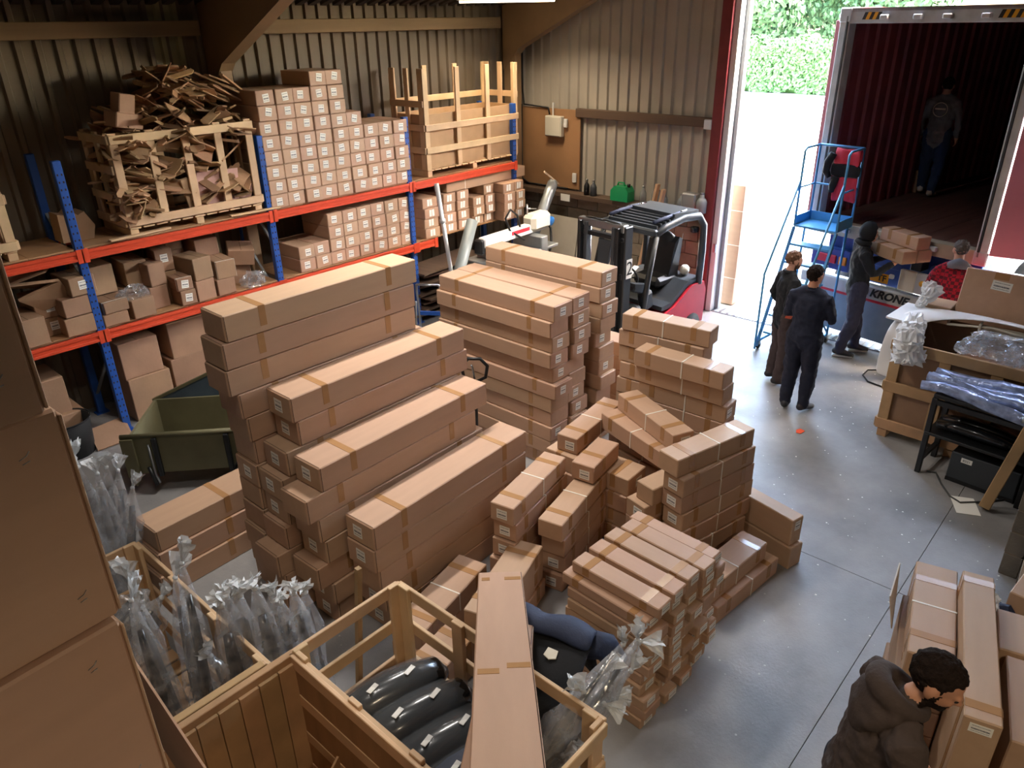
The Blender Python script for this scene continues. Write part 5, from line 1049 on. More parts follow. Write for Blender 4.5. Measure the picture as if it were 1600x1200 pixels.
# front face (local -x) 1.5 m long along y, 1 m deep
for sx in (-1, 1):
    for k in range(4): B('post', PINED, cr, (sx*.48, -.72+k*.48, .62), (.05, .11, 1.04), ch=.004)
    for z in (.16, .62, 1.1): B('rail', PINED, cr, (sx*.5, 0, z), (.035, 1.56, .12), ch=.004)
    B('board_panel', PAN2, cr, (sx*.455, 0, .62), (.012, 1.5, 1.0))
for sy in (-1, 1):
    for k in range(3): B('post', PINED, cr, (-.42+k*.42, sy*.76, .62), (.1, .04, 1.04), ch=.004)
    for z in (.16, .62, 1.1): B('rail', PINED, cr, (0, sy*.785, z), (1.0, .03, .11), ch=.004)
    B('board_panel', PAN2, cr, (0, sy*.735, .62), (.9, .012, 1.0))
for k in range(3): B('bearer', PINED, cr, (0, -.7+k*.7, .045), (1.0, .1, .09), ch=.004)
for k in range(6): B('base_board', PINED, cr, (-.42+k*.168, 0, .1), (.13, 1.5, .02), ch=.003)
Mcr = Matrix.Translation((8.76, 1.17, 0)) @ Matrix.Rotation(R(-2), 4, 'Z')
def inc(x, y, z): return Mcr @ Vector((x, y, z))
WFILM = mat('white_film', '#f2f4f6', .3, alpha=.72)
puff('white_bag', 'bunched white plastic bag hanging over the crate corner', [(8.5, 1.86, 1.36), (8.33, 1.82, 1.37), (8.2, 1.8, 1.26), (8.17, 1.78, 1.12), (8.17, 1.76, 1.02)], [.05, .1, .12, .13, .15], m=WFILM)
puff('white_bag', 'white plastic bag tuft standing up behind the crate corner', [(8.95, 1.95, 1.35), (9.0, 1.9, 1.46), (9.1, 1.88, 1.56)], [.04, .06, .11], m=WFILM)
puff('clear_bag', 'crumpled clear bag lying over the crate rim in the middle', [inc(-.4, .2, 1.2), inc(-.36, .0, 1.28), inc(-.3, -.3, 1.25), inc(-.2, -.55, 1.18)], [.05, .12, .13, .06], m=FILM)
puff('clear_bag', 'crinkled clear bag inside the crate below the pale panel', [inc(-.1, -.1, 1.0), inc(-.1, -.25, 1.05), inc(-.05, -.45, .98)], [.08, .16, .1], m=FILM)
bpn = thing('bumper_panel', 'long white curved body panel lying across the top of the crate', 'body panel', (8.9, 1.2, 1.3), 0)
dn = at(1380, 590, y=2.06)
ctr = [(dn.x, 2.07, dn.z), (dn.x+.04, 2.07, dn.z+.3), (8.45, 2.04, 1.18), (8.6, 1.94, 1.3), (8.85, 1.75, 1.34), (9.0, 1.3, 1.34), (9.0, .8, 1.31), (8.95, .45, 1.27)]; wv = [(.03, .1, 0), (.03, .1, .0), (.08, .06, .08), (.1, .04, .06), (.13, .06, .02), (.13, .02, -.03), (.13, 0, -.04), (.12, 0, -.05)]
vs = []; 
for c_, w_ in zip(ctr, wv): c_, w_ = Vector(c_), Vector(w_); vs += [c_-w_-Vector((8.9, 1.2, 1.3)), c_-Vector((8.9, 1.2, 1.3))+Vector((0, 0, .025)), c_+w_-Vector((8.9, 1.2, 1.3))]
o = MB().add(vs, [(3*k+i, 3*k+i+1, 3*k+i+4, 3*k+i+3) for k in range(7) for i in range(2)], 0, True).build('panel_shell', WHITE, bpn); md = o.modifiers.new('t', 'SOLIDIFY'); md.thickness = .025; sb = o.modifiers.new('s', 'SUBSURF'); sb.levels = sb.render_levels = 2
B('panel_web', OFFWH, bpn, (.03, -.2, -.05), (.02, .6, .1)); B('panel_rib', OFFWH, bpn, (-.03, .1, -.02), (.12, .02, .1)); T('panel_lip', OFFWH, bpn, [(-.12, .4, -.02), (-.02, .0, -.0), (-.02, -.7, -.06)], .014)
o = B('white_sheet', WHITE, None, (8.72, 1.96, 1.33), (.55, .3, .02), (.03, -.04, R(-6))); tag(o, 'flat white sheet over the crate corner beneath the bag', 'sheet')
bgc = carton(0, 0, 0, 0, .3, 1.3, .6, 'big plain carton with a label propped up behind the panelled crate', None, (), None, None, False, CARD); q0 = inc(.53, -.17, 1.17); bgc.location = q0; bgc.rotation_euler = (0, R(14), 0); B('tape_strip', TAPE, bgc, (-.1515, .3, .56), (.002, .14, .07)); obj('shipping_label', cm('biglab', lambda: MB().box((0, 0, 0), (.0015, .19, .1)).mesh('shipping_label', LABELM)), bgc, (-.152, .28, .46), (.06, 0, 0))
ss = carton(0, 0, 0, 0, .3, .26, .2, 'small carton with a label beside the big propped carton', None, (), (0, .5, 0), None, False, st=(.17, .1)); ss.location = inc(.42, .62, 1.17)
o = carton(0, 0, 0, R(-2), .6, .9, .3, 'brown carton inside the panelled crate', None, (), None, None, False, m=CARDW); o.location = inc(.05, -.2, .72)
for bb in ((.05, -.2, .12),): o = carton(0, 0, 0, R(-2), .8, 1.1, .58, 'brown carton at the bottom of the panelled crate', None, (), None, None, False, m=CARDW); o.location = inc(*bb)
# black steel table with wrapped parts
tbq = thing('steel_table', 'black steel bench with a lower shelf in front of the panelled crate', 'table', (7.94, .87, 0), R(-5))
for sx in (-1, 1):
    for sy in (-1, 1): B('leg', BLACK, tbq, (sx*.22, sy*.46, .43), (.05, .05, .86), ch=.004)
B('table_top', BLACK, tbq, (0, 0, .885), (.48, .96, .04), ch=.006); B('lower_shelf', BLACK, tbq, (0, 0, .47), (.5, .96, .03), ch=.004)
for sy in (-1, 1): B('stretcher', BLACK, tbq, (0, sy*.46, .16), (.44, .04, .04)); B('stretcher', BLACK, tbq, (sy*.22, 0, .82), (.04, .9, .05))
Mtb = Matrix.Translation((7.94, .87, 0)) @ Matrix.Rotation(R(-5), 4, 'Z')
WRAP = mat('blue_film', '#9fb0d8', .14, metal=.35, nscale=14, namt=.45, bump=.9, bscale=22)
for k in range(4):
    pts = [Mtb @ Vector((-.2+.12*k+.01*math.sin(j), .62-j*.2, .945+.03*(k % 2)+.03*math.sin(j*1.3+k)-.015*j*(j > 4))) for j in range(7)]
    o = MB().tube(pts, [.045, .06, .062, .06, .06, .055, .03], 10, jit=.2, rng=rng).build('wrapped_part', WRAP); tag(o, 'bluish film-wrapped part on the black bench, %s from its front edge' % ORD[k+1], 'wrapped part', 'film-wrapped parts on the bench')
for k in range(2):
    pts = [Mtb @ Vector((-.1+.17*k, .42-j*.19, .54+.02*math.sin(j))) for j in range(5)]; o = MB().tube(pts, [.04, .055, .06, .05, .03], 10, jit=.12, rng=rng).build('wrapped_part', PARTBLK); tag(o, 'dark wrapped part on the lower shelf of the bench, %s' % ('front' if k == 0 else 'back'), 'wrapped part', 'dark parts on the bench shelf')
o = MB().tube([Mtb @ Vector((-.3, -.3, .93)), Mtb @ Vector((-.22, -.5, .94))], .03, 9).build('roll', GALV); tag(o, 'small pale roll at the end of the black bench', 'roll')
tc_ = thing('tool_case', 'grey metal case with a small white label under the bench', 'case', Mtb @ Vector((.02, -.1, 0)), R(-5)); B('case_body', DARKGREY, tc_, (0, 0, .17), (.38, .62, .32), ch=.01); lb_ = B('case_label', PAPER, tc_, (-.193, .16, .27), (.004, .1, .05)); text('label_print', '8321', .035, BLACK, lb_, (-.196, .16, .27), (PI/2, 0, -PI/2), .0005); B('case_edge', BLACK, tc_, (-.19, 0, .02), (.01, .62, .04))
o = MB().beam(at(1538, 792, z=.03), Vector((7.72, .42, 1.45)), .1, .09, (1, 0, 0), .006).build('timber_post', PINED); tag(o, 'thick timber post leaning on the grey block wall', 'timber')
a = at(1508, 790, z=.004); o = B('paper_sheet', PAPER, None, a, (.3, .21, .003), (0, 0, R(25))); tag(o, 'white sheet of paper lying on the concrete floor', 'paper')
a = at(1250, 674, z=.004); o = MB().prism([(-.05, -.03, 0), (.04, -.04, 0), (.06, .02, 0), (0, .045, 0), (-.06, .02, 0)], (0, 0, .004)).build('orange_scrap', mat('orange_scrap', '#ef5a2e', .5)); o.location = a; tag(o, 'small bright orange scrap on the floor in the aisle', 'scrap')
pts = [at(*p_, z=.012) for p_ in ((1448, 736), (1462, 738), (1470, 755), (1484, 775), (1500, 785), (1540, 784), (1570, 780), (1590, 770))]; o = MB().tube(pts, .009, 6).build('power_cable', mat('grey_cable', '#3b3c3b', .6)); tag(o, 'grey cable trailing over the floor to the paper', 'cable')
pts = [at(*p_, z=.012) for p_ in ((1392, 598), (1378, 604), (1356, 596), (1348, 586), (1356, 578), (1375, 578), (1390, 588), (1385, 600))]; o = MB().tube(pts, .01, 6).build('cable_coil', RUBBER); tag(o, 'loop of dark cable on the floor beside the panelled crate', 'cable')
o = MB().box((0, 0, .01), (.2, .06, .02), ch=.006).build('white_scrap', PAPER); o.location = at(1380, 572, z=.0); tag(o, 'little white plastic scrap by the cable loop', 'scrap')
crumbs = MB()
for i in range(260):
    x, y = rng.uniform(4.2, 10.2), rng.uniform(.3, 3.4)
    if x < 6.2 and y > 1.6: continue
    if x > 7.3 and y < 1.9: continue
    s_ = rng.uniform(.003, .011); a = rng.uniform(0, 6); crumbs.add([(x+s_*math.cos(a+k*1.6), y+s_*math.sin(a+k*1.6), .003+.004*(k % 2)) for k in range(4)], [(0, 1, 2, 3)])
o = crumbs.build('floor_litter', PAPER); stuff(o); tag(o, 'pale crumbs of packing litter scattered over the aisle floor', 'litter')
# ------------------------------------------------------------------ right foreground cartons by the hooded worker
RH = 1.13
for k in range(6): carton(4.195, .46, k*.1885, R(13), .88, .235, .186, 'strapped carton, %s up, in the stack by the hooded worker' % ORD[k+1], 'cartons by the hooded worker', (.2, .8), None, .52, False)
for k in range(2): o = carton(4.05, .58-.02*k, 0+.5*k, R(13), .9, .04, .5 if k == 0 else .42, 'open carton side standing by the strapped stack, %s' % ('lower' if k == 0 else 'upper'), 'open cartons at the aisle edge', (), None, None, False, m=CARDW)
o = MB().prism([(-.22, 0, 0), (.2, 0, 0), (.2, .02, .2), (-.2, .05, .22)], (0, .008, 0)).build('bent_flap', mat('pale_board', '#c3b6a6', .7)); o.location = (4.38, .69, .88); o.rotation_euler = (0, 0, R(13)); tag(o, 'bent pale cardboard flap sticking out beside the strapped stack', 'cardboard')
carton(3.945, .187, 0, R(13.7), 1.2, .165, 1.25, 'tall narrow carton in front of the hooded worker', None, (.08, .93), (.0, .955, 0), None, False, st=(.1, .055))
lbx = obj('shipping_label', cm('fl', lambda: MB().box((0, 0, 0), (.0015, .1, .06)).mesh('shipping_label', LABELM)), bpy.context.scene.objects[-1] if False else None) if False else None
carton(4.33, -.13, 0, R(13), .36, .56, 1.13, 'wide carton beyond the tall narrow one, upper half', 'wide cartons beside the hooded worker', (), None, None, False); carton(3.83, -.3, 0, R(13), .62, .6, 1.13, 'wide carton beside the tall narrow one, nearer the viewer', 'wide cartons beside the hooded worker', (), None, None, False)
carton(5.35, -.15, 0, R(-6), .5, .6, .8, 'plain carton in the corner by the grey block wall', None, (), None, None, False)
puff('dark_bag', 'dark crumpled bag lying behind the tall carton by the block wall', [(5.0, .5, .5), (5.05, .3, .6), (5.0, .1, .55)], [.08, .16, .1], m=JACK)
puff('white_film_heap', 'white film poking up behind the strapped cartons', [(4.95, .4, .72), (4.98, .3, .8), (4.95, .2, .78)], [.03, .07, .04], m=WFILM)
carton(5.0, .32, 0, R(4), .45, .6, .5, 'carton under the dark bag by the block wall', None, (), None, None, False, m=CARDW)
o = B('leaning_board', mat('pale_board', '#c3b6a6', .7), None, (6.35, .1, .4), (.02, .2, .8), (0, .2, .2)); tag(o, 'pale board leaning near the grey block wall corner', 'board')
# ------------------------------------------------------------------ people
def V(*a): return Vector(a)
def body(parent, J, regs, mats, voxel=.011, girth=1.0, head_rot=(0, 0), beard=False, hands=((.3, 'L'), (.3, 'R')), long_top=True, hs=1.0):
    """one continuous figure: limbs as tapered sweeps fused by a voxel remesh, coloured by the nearest limb"""
    mb = MB(); segs = []
    def limb(pts, rs, reg, flat=None, n=14):
        pts = [Vector(p) for p in pts]; mb.tube(pts, rs, n, flat=flat); mb.ball(pts[0], min(rs[0], rs[0]*(flat or 1)), 10); mb.ball(pts[-1], min(rs[-1], rs[-1]*(flat or 1)), 10)
        for i in range(len(pts)-1): segs.append((pts[i], pts[i+1], rs[i]*(1+((flat or 1)-1)*.5), rs[i+1]*(1+((flat or 1)-1)*.5), reg))
    g = girth
    up = (J['neck']-J['chest']).normalized()
    limb([J['pelvis']-V(0, 0, .1), J['pelvis'], J['waist'], J['chest'], J['chest']+(J['neck']-J['chest'])*.55, J['neck']-up*.03], [.105*g, .118*g, .112*g, .128*g, .105*g, .06], 'top', 1.42)
    if long_top: limb([J['pelvis']-V(0, 0, .07), J['pelvis']+V(0, 0, .04)], [.128*g, .126*g], 'top', 1.36)
    for s in 'LR': limb([J['neck']-up*.0, J['neck']*.45+J['sh'+s]*.55+V(0, 0, .012), J['sh'+s]], [.056, .058*g, .06*g], 'top')
    limb([J['neck']-up*.05, J['neck']+up*.02, J['head']-V(0, 0, .05)], [.062, .056, .056], 'skin')
    for s in 'LR':
        sh, el, wr = J['sh'+s], J['el'+s], J['wr'+s]; hip, kn, an, toe = J['hip'+s], J['kn'+s], J['an'+s], J['toe'+s]
        limb([J['chest']+(sh-J['chest'])*.5+(J['neck']-J['chest'])*.25, sh, sh+(el-sh)*.3, el, el+(wr-el)*.35, wr], [.075*g, .072*g, .062*g, .048*g, .047*g, .036], 'top')
        limb([hip+V(0, 0, .03), hip+(kn-hip)*.3, kn, kn+(an-kn)*.3, an+V(0, 0, .05), an+V(0, 0, .0)], [.105*g, .102*g, .082*g, .078*g, .068, .066], 'legs', 1.0)
        fw = (toe-an); fw.z = 0; fw.normalize()
        limb([an+V(0, 0, -.02)-fw*.05, an-V(0, 0, .035)+fw*.06, toe], [.046, .042, .032], 'shoes', 1.1)
        # hand: palm, four fingers and a thumb, loosely curled
        d = (J['hd'+s]-wr).normalized(); pn = J['pn'+s].normalized(); sd = d.cross(pn).normalized(); 
        if s == 'L': sd = -sd
        curl = J.get('curl'+s, .5)
        M = Matrix((d, sd, pn)).transposed(); pc = wr+d*.05; mb.ball(pc, (.052, .043, .018), 12, 0, M); segs.append((wr, pc+d*.04, .04, .035, 'skin'))
        for k, (o_, l_) in enumerate(((.033, .072), (.011, .08), (-.011, .075), (-.031, .06))):
            a = pc+d*.042+sd*o_; p1 = a+(d*math.cos(curl)+pn*math.sin(curl))*l_*.5; p2 = p1+(d*math.cos(curl*2.1)+pn*math.sin(curl*2.1))*l_*.5
            mb.tube([a-d*.02, a, p1, p2], [.0095, .0095, .0088, .0075], 7); segs.append((a, p2, .009, .008, 'skin'))
        a = pc-d*.02+sd*.036; p1 = a+(d*.6+sd*.7+pn*.3).normalized()*.035; p2 = p1+(d*.85+sd*.25+pn*.4).normalized()*.03; mb.tube([a-sd*.012, a, p1, p2], [.012, .012, .0105, .009], 7); segs.append((a, p2, .011, .009, 'skin'))
    # head
    hz, hp = head_rot; MH = (Matrix.Rotation(hz, 3, 'Z') @ Matrix.Rotation(hp, 3, 'Y')); h = J['head']; S = hs
    def hb(c, r): mb.ball(h+MH @ (Vector(c)*S), tuple(x*S for x in r), 16, 0, MH)
    hb((-.012, 0, .028), (.098, .077, .09)); hb((.02, 0, -.02), (.075, .066, .085)); hb((.045, 0, -.072), (.042, .046, .036)); hb((.07, 0, -.09), (.022, .026, .02))
    hb((.092, 0, -.012), (.017, .013, .03)); hb((.104, 0, -.026), (.015, .016, .013)); hb((.078, .028, .02), (.017, .026, .011)); hb((.078, -.028, .02), (.017, .026, .011))
    hb((.085, 0, -.058), (.014, .024, .007)); hb((.083, 0, -.07), (.014, .022, .007)); hb((.062, .036, -.02), (.022, .02, .018)); hb((.062, -.036, -.02), (.022, .02, .018))
    for s in (-1, 1): hb((-.008, s*.079, -.005), (.026, .012, .034)); hb((-.004, s*.084, -.004), (.014, .01, .022))
    segs.append((h+MH @ V(0, 0, .05), h+MH @ V(.03, 0, -.07), .09, .07, 'skin'))
    me = mb.mesh('tmp', mats); o = obj('body', me, parent)
    rm = o.modifiers.new('r', 'REMESH'); rm.mode = 'VOXEL'; rm.voxel_size = voxel; smo = o.modifiers.new('s', 'SMOOTH'); smo.factor = .5; smo.iterations = 4
    dg = bpy.context.evaluated_depsgraph_get(); dg.update(); ev = o.evaluated_get(dg); nm = bpy.data.meshes.new_from_object(ev); o.modifiers.clear(); o.data = nm; bpy.data.meshes.remove(me)
    nm.materials.clear()
    for m in mats: nm.materials.append(m)
    n = len(nm.polygons); C = np.empty(n*3); nm.polygons.foreach_get('center', C); C = C.reshape(-1, 3)
    best = np.full(n, 1e9); idx = np.zeros(n, int)
    for (a, b, ra, rb, reg) in segs:
        a_, b_ = np.array(a), np.array(b); ab = b_-a_; t = np.clip(((C-a_) @ ab)/max(1e-9, ab @ ab), 0, 1); dd = np.linalg.norm(C-a_-t[:, None]*ab, axis=1)-(ra+(rb-ra)*t)
        k = dd < best; best[k] = dd[k]; idx[k] = regs[reg]
    if beard:
        MHn = np.array(MH); q = (C-np.array(h)) @ MHn; q /= S; near = np.linalg.norm(C-np.array(h), axis=1) < .2
        bd = near & (q[:, 2] < -.045) & (q[:, 0] > -.005) & (q[:, 2] > -.13) & ~((np.abs(q[:, 1]) < .02) & (q[:, 2] > -.075) & (q[:, 2] < -.05)); bd |= near & (q[:, 2] < .0) & (q[:, 0] > .0) & (q[:, 0] < .03) & (np.abs(q[:, 1]) > .045); idx[bd] = regs['hair']
    nm.polygons.foreach_set('material_index', idx.astype(np.int32)); nm.polygons.foreach_set('use_smooth', np.ones(n, bool)); nm.update()
    vg = o.vertex_groups.new(name='cloth'); cv = set()
    for p_ in nm.polygons:
        if p_.material_index in (regs['top'], regs['legs']): cv.update(p_.vertices)
    vg.add(list(cv), 1.0, 'REPLACE')
    for nm_, sc_, st_ in (('folds', .11, .03), ('creases', .045, .012)):
        tx = bpy.data.textures.new(nm_, 'CLOUDS'); tx.noise_scale = sc_; tx.noise_depth = 1; dm = o.modifiers.new(nm_, 'DISPLACE'); dm.texture = tx; dm.strength = st_; dm.mid_level = .5; dm.vertex_group = 'cloth'
    return o, MH
def fuse(mb, name, m, parent, vox=.012, it=6):
    o = obj('tmp', mb.mesh('tmp', m), parent); rm = o.modifiers.new('r', 'REMESH'); rm.mode = 'VOXEL'; rm.voxel_size = vox; sm = o.modifiers.new('s', 'SMOOTH'); sm.iterations = it
    dg = bpy.context.evaluated_depsgraph_get(); dg.update(); nm = bpy.data.meshes.new_from_object(o.evaluated_get(dg)); bpy.data.objects.remove(o)
    nm.materials.clear(); nm.materials.append(m); nm.polygons.foreach_set('use_smooth', np.ones(len(nm.polygons), bool)); return obj(name, nm, parent)
def hair(parent, h, MH, m, S=1.0, thick=.012, fringe=.05, nape=-.045, seed=1):
    r_ = random.Random(seed); mb = MB(); mb.ball((-.014, 0, .03), (.099, .078, .093), 26)
    vs = [Vector(v) for v in mb.v]; keep = []
    for f in mb.f:
        c = sum((vs[i] for i in f), Vector())/len(f); lim = nape if c.x < -.03 else (nape+.02 if c.x < .012 else (.0 if c.x < .03 else fringe))
        if c.z > lim: keep.append(f)
    vs = [h+MH @ (Vector((v.x*(1-.06*min(1, max(0, (.06-v.z)/.09))), v.y*(1-.06*min(1, max(0, (.06-v.z)/.09))), v.z))*S*(1+r_.uniform(-.02, .035))) for v in vs]; o = MB().add(vs, keep, 0, True).build('hair', m, parent); md = o.modifiers.new('t', 'SOLIDIFY'); md.thickness = thick; md.offset = 0; sb = o.modifiers.new('s', 'SUBSURF'); sb.levels = sb.render_levels = 2
    tx_ = bpy.data.textures.new('locks', 'CLOUDS'); tx_.noise_scale = .028; dm = o.modifiers.new('d', 'DISPLACE'); dm.texture = tx_; dm.strength = .022; dm.mid_level = .5; return o
def eyes(parent, h, MH, S=1.0):
    for s in (-1, 1): MB().ball(h+MH @ (V(.078, s*.03, .003)*S), .0125*S, 9).build('eye', mat('eye', '#2b211c', .2), parent)
def stand(sc=1.0, **k):
    J = dict(pelvis=V(0, 0, .97), waist=V(0, 0, 1.12), chest=V(-.005, 0, 1.31), neck=V(-.02, 0, 1.5), head=V(.015, 0, 1.65),
             hipL=V(0, .09, .93), hipR=V(0, -.09, .93), knL=V(.015, .105, .51), knR=V(.015, -.105, .51), anL=V(-.02, .115, .1), anR=V(-.02, -.115, .1), toeL=V(.15, .14, .035), toeR=V(.15, -.14, .035),
             shL=V(-.015, .182, 1.405), shR=V(-.015, -.182, 1.405), elL=V(-.03, .26, 1.15), elR=V(-.03, -.26, 1.15), wrL=V(.05, .26, .9), wrR=V(.05, -.26, .9),
             hdL=V(.09, .26, .82), hdR=V(.09, -.26, .82), pnL=V(0, -1, 0), pnR=V(0, 1, 0))
    J.update(k); return {a: (b*sc if isinstance(b, Vector) and not a.startswith('pn') else b) for a, b in J.items()}
REG = dict(skin=0, top=1, legs=2, shoes=3, hair=4)
SHOE = mat('dark_shoe', '#1b1c20', .5); SHOEG = mat('trainer', '#2b2d33', .6); SOLE = mat('sole', '#b9bbb9', .6)
# 1 the man in navy, arms folded, back to the viewer
def person(label, x, y, yaw, z=0): return thing('person', label, 'person', (x, y, z), yaw)
p1 = person('person with short dark hair in navy jumper and trousers, arms folded, seen from behind', 8.27, 2.9, R(2))
sc = 1.02
J = stand(sc, elL=V(.03, .245, 1.15), elR=V(.05, -.25, 1.16), wrL=V(.19, .06, 1.2), wrR=V(.2, -.05, 1.23), hdL=V(.2, -.08, 1.22), hdR=V(.19, .1, 1.2), pnL=V(-1, 0, 0), pnR=V(-1, 0, 0), curlL=.5, curlR=.5, anL=V(-.03, .1, .1), anR=V(.0, -.1, .1), toeL=V(.14, .14, .035), toeR=V(.16, -.16, .035))
b1, MH = body(p1, J, REG, [SKIN, NAVY, NAVY2, SHOE, HAIRD], girth=1.1, head_rot=(R(-22), R(2))); hair(p1, J['head'], MH, HAIRD, nape=-.07, seed=2); eyes(p1, J['head'], MH)
MB().tube([J['neck']+V(.05*math.cos(a)-.005, .062*math.sin(a), .0) for a in [2*PI*k/14 for k in range(15)]], .014, 7).build('collar', NAVY, p1)
# 2 bearded man behind him, in profile
p2 = person('bearded person with cropped brown hair, dark jacket with orange patch, standing beyond the navy one', 8.86, 3.4, R(-44))
sc = .99
J = stand(sc, elL=V(-.08, .27, 1.16), elR=V(-.1, -.26, 1.15), wrL=V(.08, .2, .98), wrR=V(.06, -.22, .97), hdL=V(.14, .15, .93), hdR=V(.12, -.16, .92), curlL=.8, curlR=.8)
b2, MH = body(p2, J, REG, [SKINP, BLKCL, BROWNTR, SHOE, HAIRB], girth=1.06, head_rot=(R(4), R(4)), beard=True); hair(p2, J['head'], MH, HAIRB, thick=.008, nape=-.02, seed=3); eyes(p2, J['head'], MH)
MB().tube([J['neck']+V(.06*math.cos(a)-.005, .07*math.sin(a), .02) for a in [2*PI*k/14 for k in range(15)]], .022, 7).build('collar', BLKCL, p2)
MB().box(J['elR']+V(.02, -.055, -.08), (.1, .012, .12), (.2, .3, .3), .004).build('orange_patch', HIVIS, p2)
# 3 hooded man carrying cartons to the container
p3 = person('hooded person in black top and grey work trousers carrying cartons at the container', 10.36, 3.05, R(-62))
sc = 1.04
J = stand(sc, pelvis=V(0, 0, .98), hipL=V(0, .09, .94), hipR=V(0, -.09, .94), knL=V(.06, .1, .52), knR=V(.0, -.1, .52), anL=V(.12, .12, .1), anR=V(-.1, -.11, .1), toeL=V(.29, .13, .035), toeR=V(.07, -.13, .035), elL=V(.1, .27, 1.2), elR=V(.1, -.27, 1.2), wrL=V(.33, .17, 1.33), wrR=V(.33, -.17, 1.33), hdL=V(.42, .12, 1.37), hdR=V(.42, -.12, 1.37), pnL=V(0, 0, 1), pnR=V(0, 0, 1), curlL=.25, curlR=.25, head=V(.03, 0, 1.655))
b3, MH = body(p3, J, REG, [SKINP, BLKCL, GREYTR, SHOEG, HAIRD], girth=1.14, head_rot=(R(8), R(6))); eyes(p3, J['head'], MH)
hd = MB(); hd.ball((-.02, 0, .02), (.128, .112, .142), 26); vs = [Vector(v) for v in hd.v]; keep = []
for f in hd.f:
    c = sum((vs[i] for i in f), Vector())/len(f)
    if not (c.x > .052 and c.z > -.1): keep.append(f)
o = MB().add([J['head']+MH @ v for v in vs], keep, 0, True).build('hood', BLKCL, p3); md = o.modifiers.new('t', 'SOLIDIFY'); md.thickness = .014; sb = o.modifiers.new('s', 'SUBSURF'); sb.levels = sb.render_levels = 1
MB().tube([J['neck']+V(.075*math.cos(a)-.01, .09*math.sin(a), .03+.02*math.sin(a*.5)) for a in [2*PI*k/14 for k in range(15)]], .036, 8).build('hood_base', BLKCL, p3)
for s in 'LR': MB().box(J['an'+s]+V(.05, 0, -.088), (.27, .095, .022), (0, 0, .12 if s == 'L' else -.12), .008).build('shoe_sole', SOLE, p3)
f3 = Matrix.Translation((10.36, 3.05, 0)) @ Matrix.Rotation(R(-82), 4, 'Z'); c3_ = V(10.36, 3.05, 0)+V(.5, -.87, 0)*.4+V(.83, -.56, 0)*.075+V(-.07, 0, 0)
for (ly, lz, da, lb) in ((.112, 1.43, 0, 'carried carton, on the far side under the hooded worker arms'), (-.112, 1.43, 0, 'carried carton, nearer side, resting on the hooded worker hands'), (.03, 1.6, .09, 'carried carton, laid on top of the two others at the container')):
    a = R(-124); carton(c3_.x-math.sin(a)*ly, c3_.y+math.cos(a)*ly, lz, a+da, .62, .215, .165, lb, 'cartons carried by the hooded worker', (.25, .75), None, None, False)
# 4 man in red plaid by the trailer
q = at(1503, 388, z=1.75); p4 = person('person in red plaid shirt with grey hood down, behind the panelled crate', q.x-.02, q.y, R(18))
J = stand(1.04, elL=V(.1, .25, 1.17), elR=V(.1, -.25, 1.17), wrL=V(.3, .16, 1.2), wrR=V(.3, -.16, 1.2), hdL=V(.39, .12, 1.22), hdR=V(.39, -.12, 1.22), head=V(.03, 0, 1.66))
b4, MH = body(p4, J, REG, [SKINP, PLAID, NAVY2, SHOE, HAIRG], girth=1.05, head_rot=(R(15), R(4))); hair(p4, J['head'], MH, HAIRG, thick=.008, nape=-.04, seed=5); eyes(p4, J['head'], MH)
GH = mat('grey_jersey', '#6d7380', .9, bump=.2); MB().tube([J['neck']+V(-.085, y, .035-abs(y)*.3) for y in (-.12, -.06, 0, .06, .12)], [.03, .055, .065, .055, .03], 10).build('hood', GH, p4)
MB().tube([J['neck']+V(.06*math.cos(a)-.02, .085*math.sin(a), .015) for a in [2*PI*k/14 for k in range(15)]], .024, 7).build('hood_edge', GH, p4)
# 5 hooded worker in the right foreground, looking down over the cartons
p5 = person('bearded dark-haired person in a brown hooded top looking down at the tall carton', 2.86, .42, R(-58))
sc = 1.06
J = stand(sc, chest=V(.05, 0, 1.3), neck=V(.1, 0, 1.47), head=V(.2, 0, 1.6), shL=V(.06, .2, 1.41), shR=V(.06, -.2, 1.41), waist=V(.01, 0, 1.11), elL=V(.14, .28, 1.13), elR=V(.14, -.28, 1.13), wrL=V(.3, .2, .93), wrR=V(.28, -.2, .93), hdL=V(.38, .17, .88), hdR=V(.36, -.17, .88), pnL=V(0, -.4, -1), pnR=V(0, .4, -1), curlL=.6, curlR=.6)
b5, MH = body(p5, J, REG, [SKIN, BROWNH, NAVY2, SHOE, HAIRD], voxel=.009, girth=1.2, head_rot=(R(-26), R(22)), beard=True, hs=1.14); hair(p5, J['head'], MH, HAIRD, 1.14, nape=-.05, fringe=.062, seed=7); eyes(p5, J['head'], MH, 1.14)
nk = J['neck']
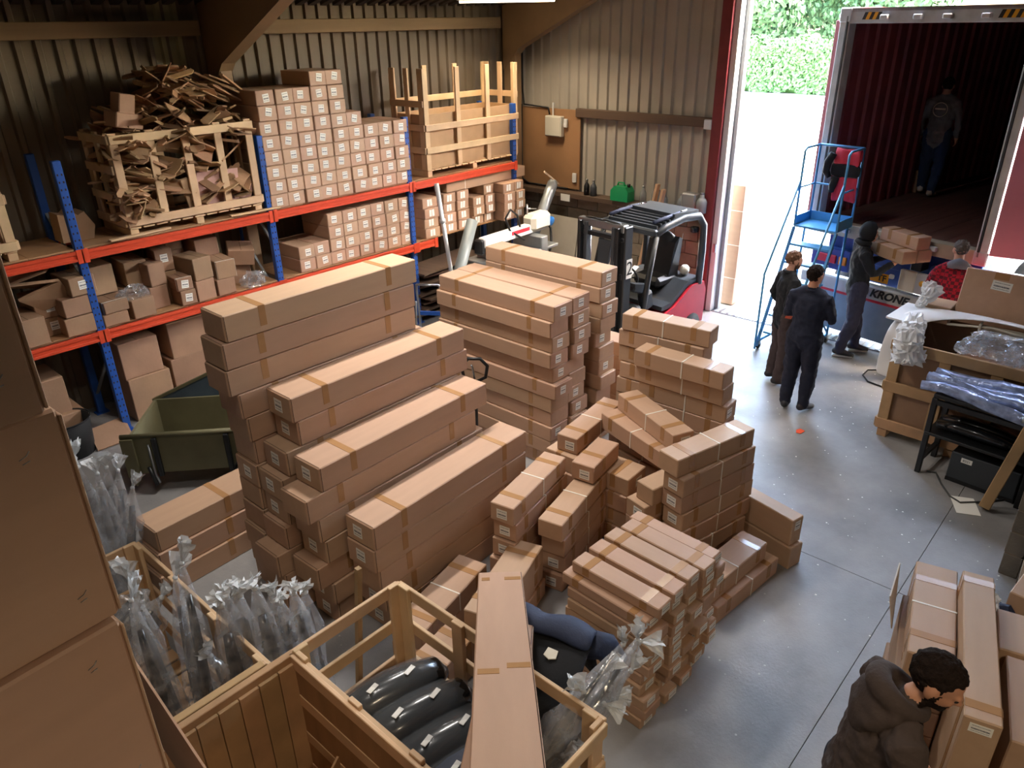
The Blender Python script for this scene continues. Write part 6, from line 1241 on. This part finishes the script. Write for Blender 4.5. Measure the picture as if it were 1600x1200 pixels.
mb = MB(); mb.tube([nk+V(-.02+.105*math.cos(a), .108*math.sin(a), .045-.055*math.cos(a)) for a in [2*PI*k/18 for k in range(19)]], [.026+.016*(1-math.cos(2*PI*k/18)) for k in range(19)], 10)
mb.ball(nk+V(-.13, 0, -.03), (.06, .15, .1), 14); mb.ball(nk+V(-.17, 0, -.1), (.045, .1, .1), 14); mb.tube([nk+V(-.06, -.13, .03), nk+V(-.16, -.09, -.06), nk+V(-.19, 0, -.15)], [.04, .04, .03], 9).tube([nk+V(-.06, .13, .03), nk+V(-.16, .09, -.06), nk+V(-.19, 0, -.15)], [.04, .04, .03], 9)
fuse(mb, 'hood', BROWNH, p5, .012, 8)
T('zip', DARKGREY, p5, [nk+V(.09, 0, -.06), V(.2, 0, 1.25)*sc, V(.15, 0, 1.05)*sc], .005)
# 6 dim person inside the container
Mct = Matrix.Translation(CO) @ Matrix.Rotation(CYAW, 4, 'Z'); q = Mct @ V(2.7, -.3, .17)
p6 = person('dim person in grey sweatshirt and jeans standing inside the dark container', q.x, q.y, CYAW+R(10), q.z)
J = stand(1.0, knL=V(.06, .1, .51), anL=V(.12, .11, .1), toeL=V(.29, .12, .035), anR=V(-.12, -.11, .1), toeR=V(.05, -.13, .035))
b6, MH = body(p6, J, REG, [SKINP, mat('grey_sweat', '#777a80', .9), mat('jeans', '#2f4468', .85), OFFWH, HAIRD], voxel=.014, girth=1.08); hair(p6, J['head'], MH, HAIRD, seed=9); eyes(p6, J['head'], MH)
mb = MB(); mb.tube([V(-.15, .1*math.cos(a), 1.32+.1*math.sin(a)) for a in [2*PI*k/22 for k in range(23)]], .007, 5).box((-.15, 0, 1.33), (.01, .15, .025)).build('ring_print', OFFWH, p6)
for (lx, ly, lz, d, lb) in ((3.0, .3, .17, (.4, .3, .35), 'dim carton on the container floor beside the standing person'), (5.0, -1.6, .17, (.6, .5, .9), 'dim carton far inside the container')):
    q = Mct @ V(lx, ly-.25, lz); carton(q.x, q.y, q.z, CYAW, *d, lb, None, (), None, None, False)
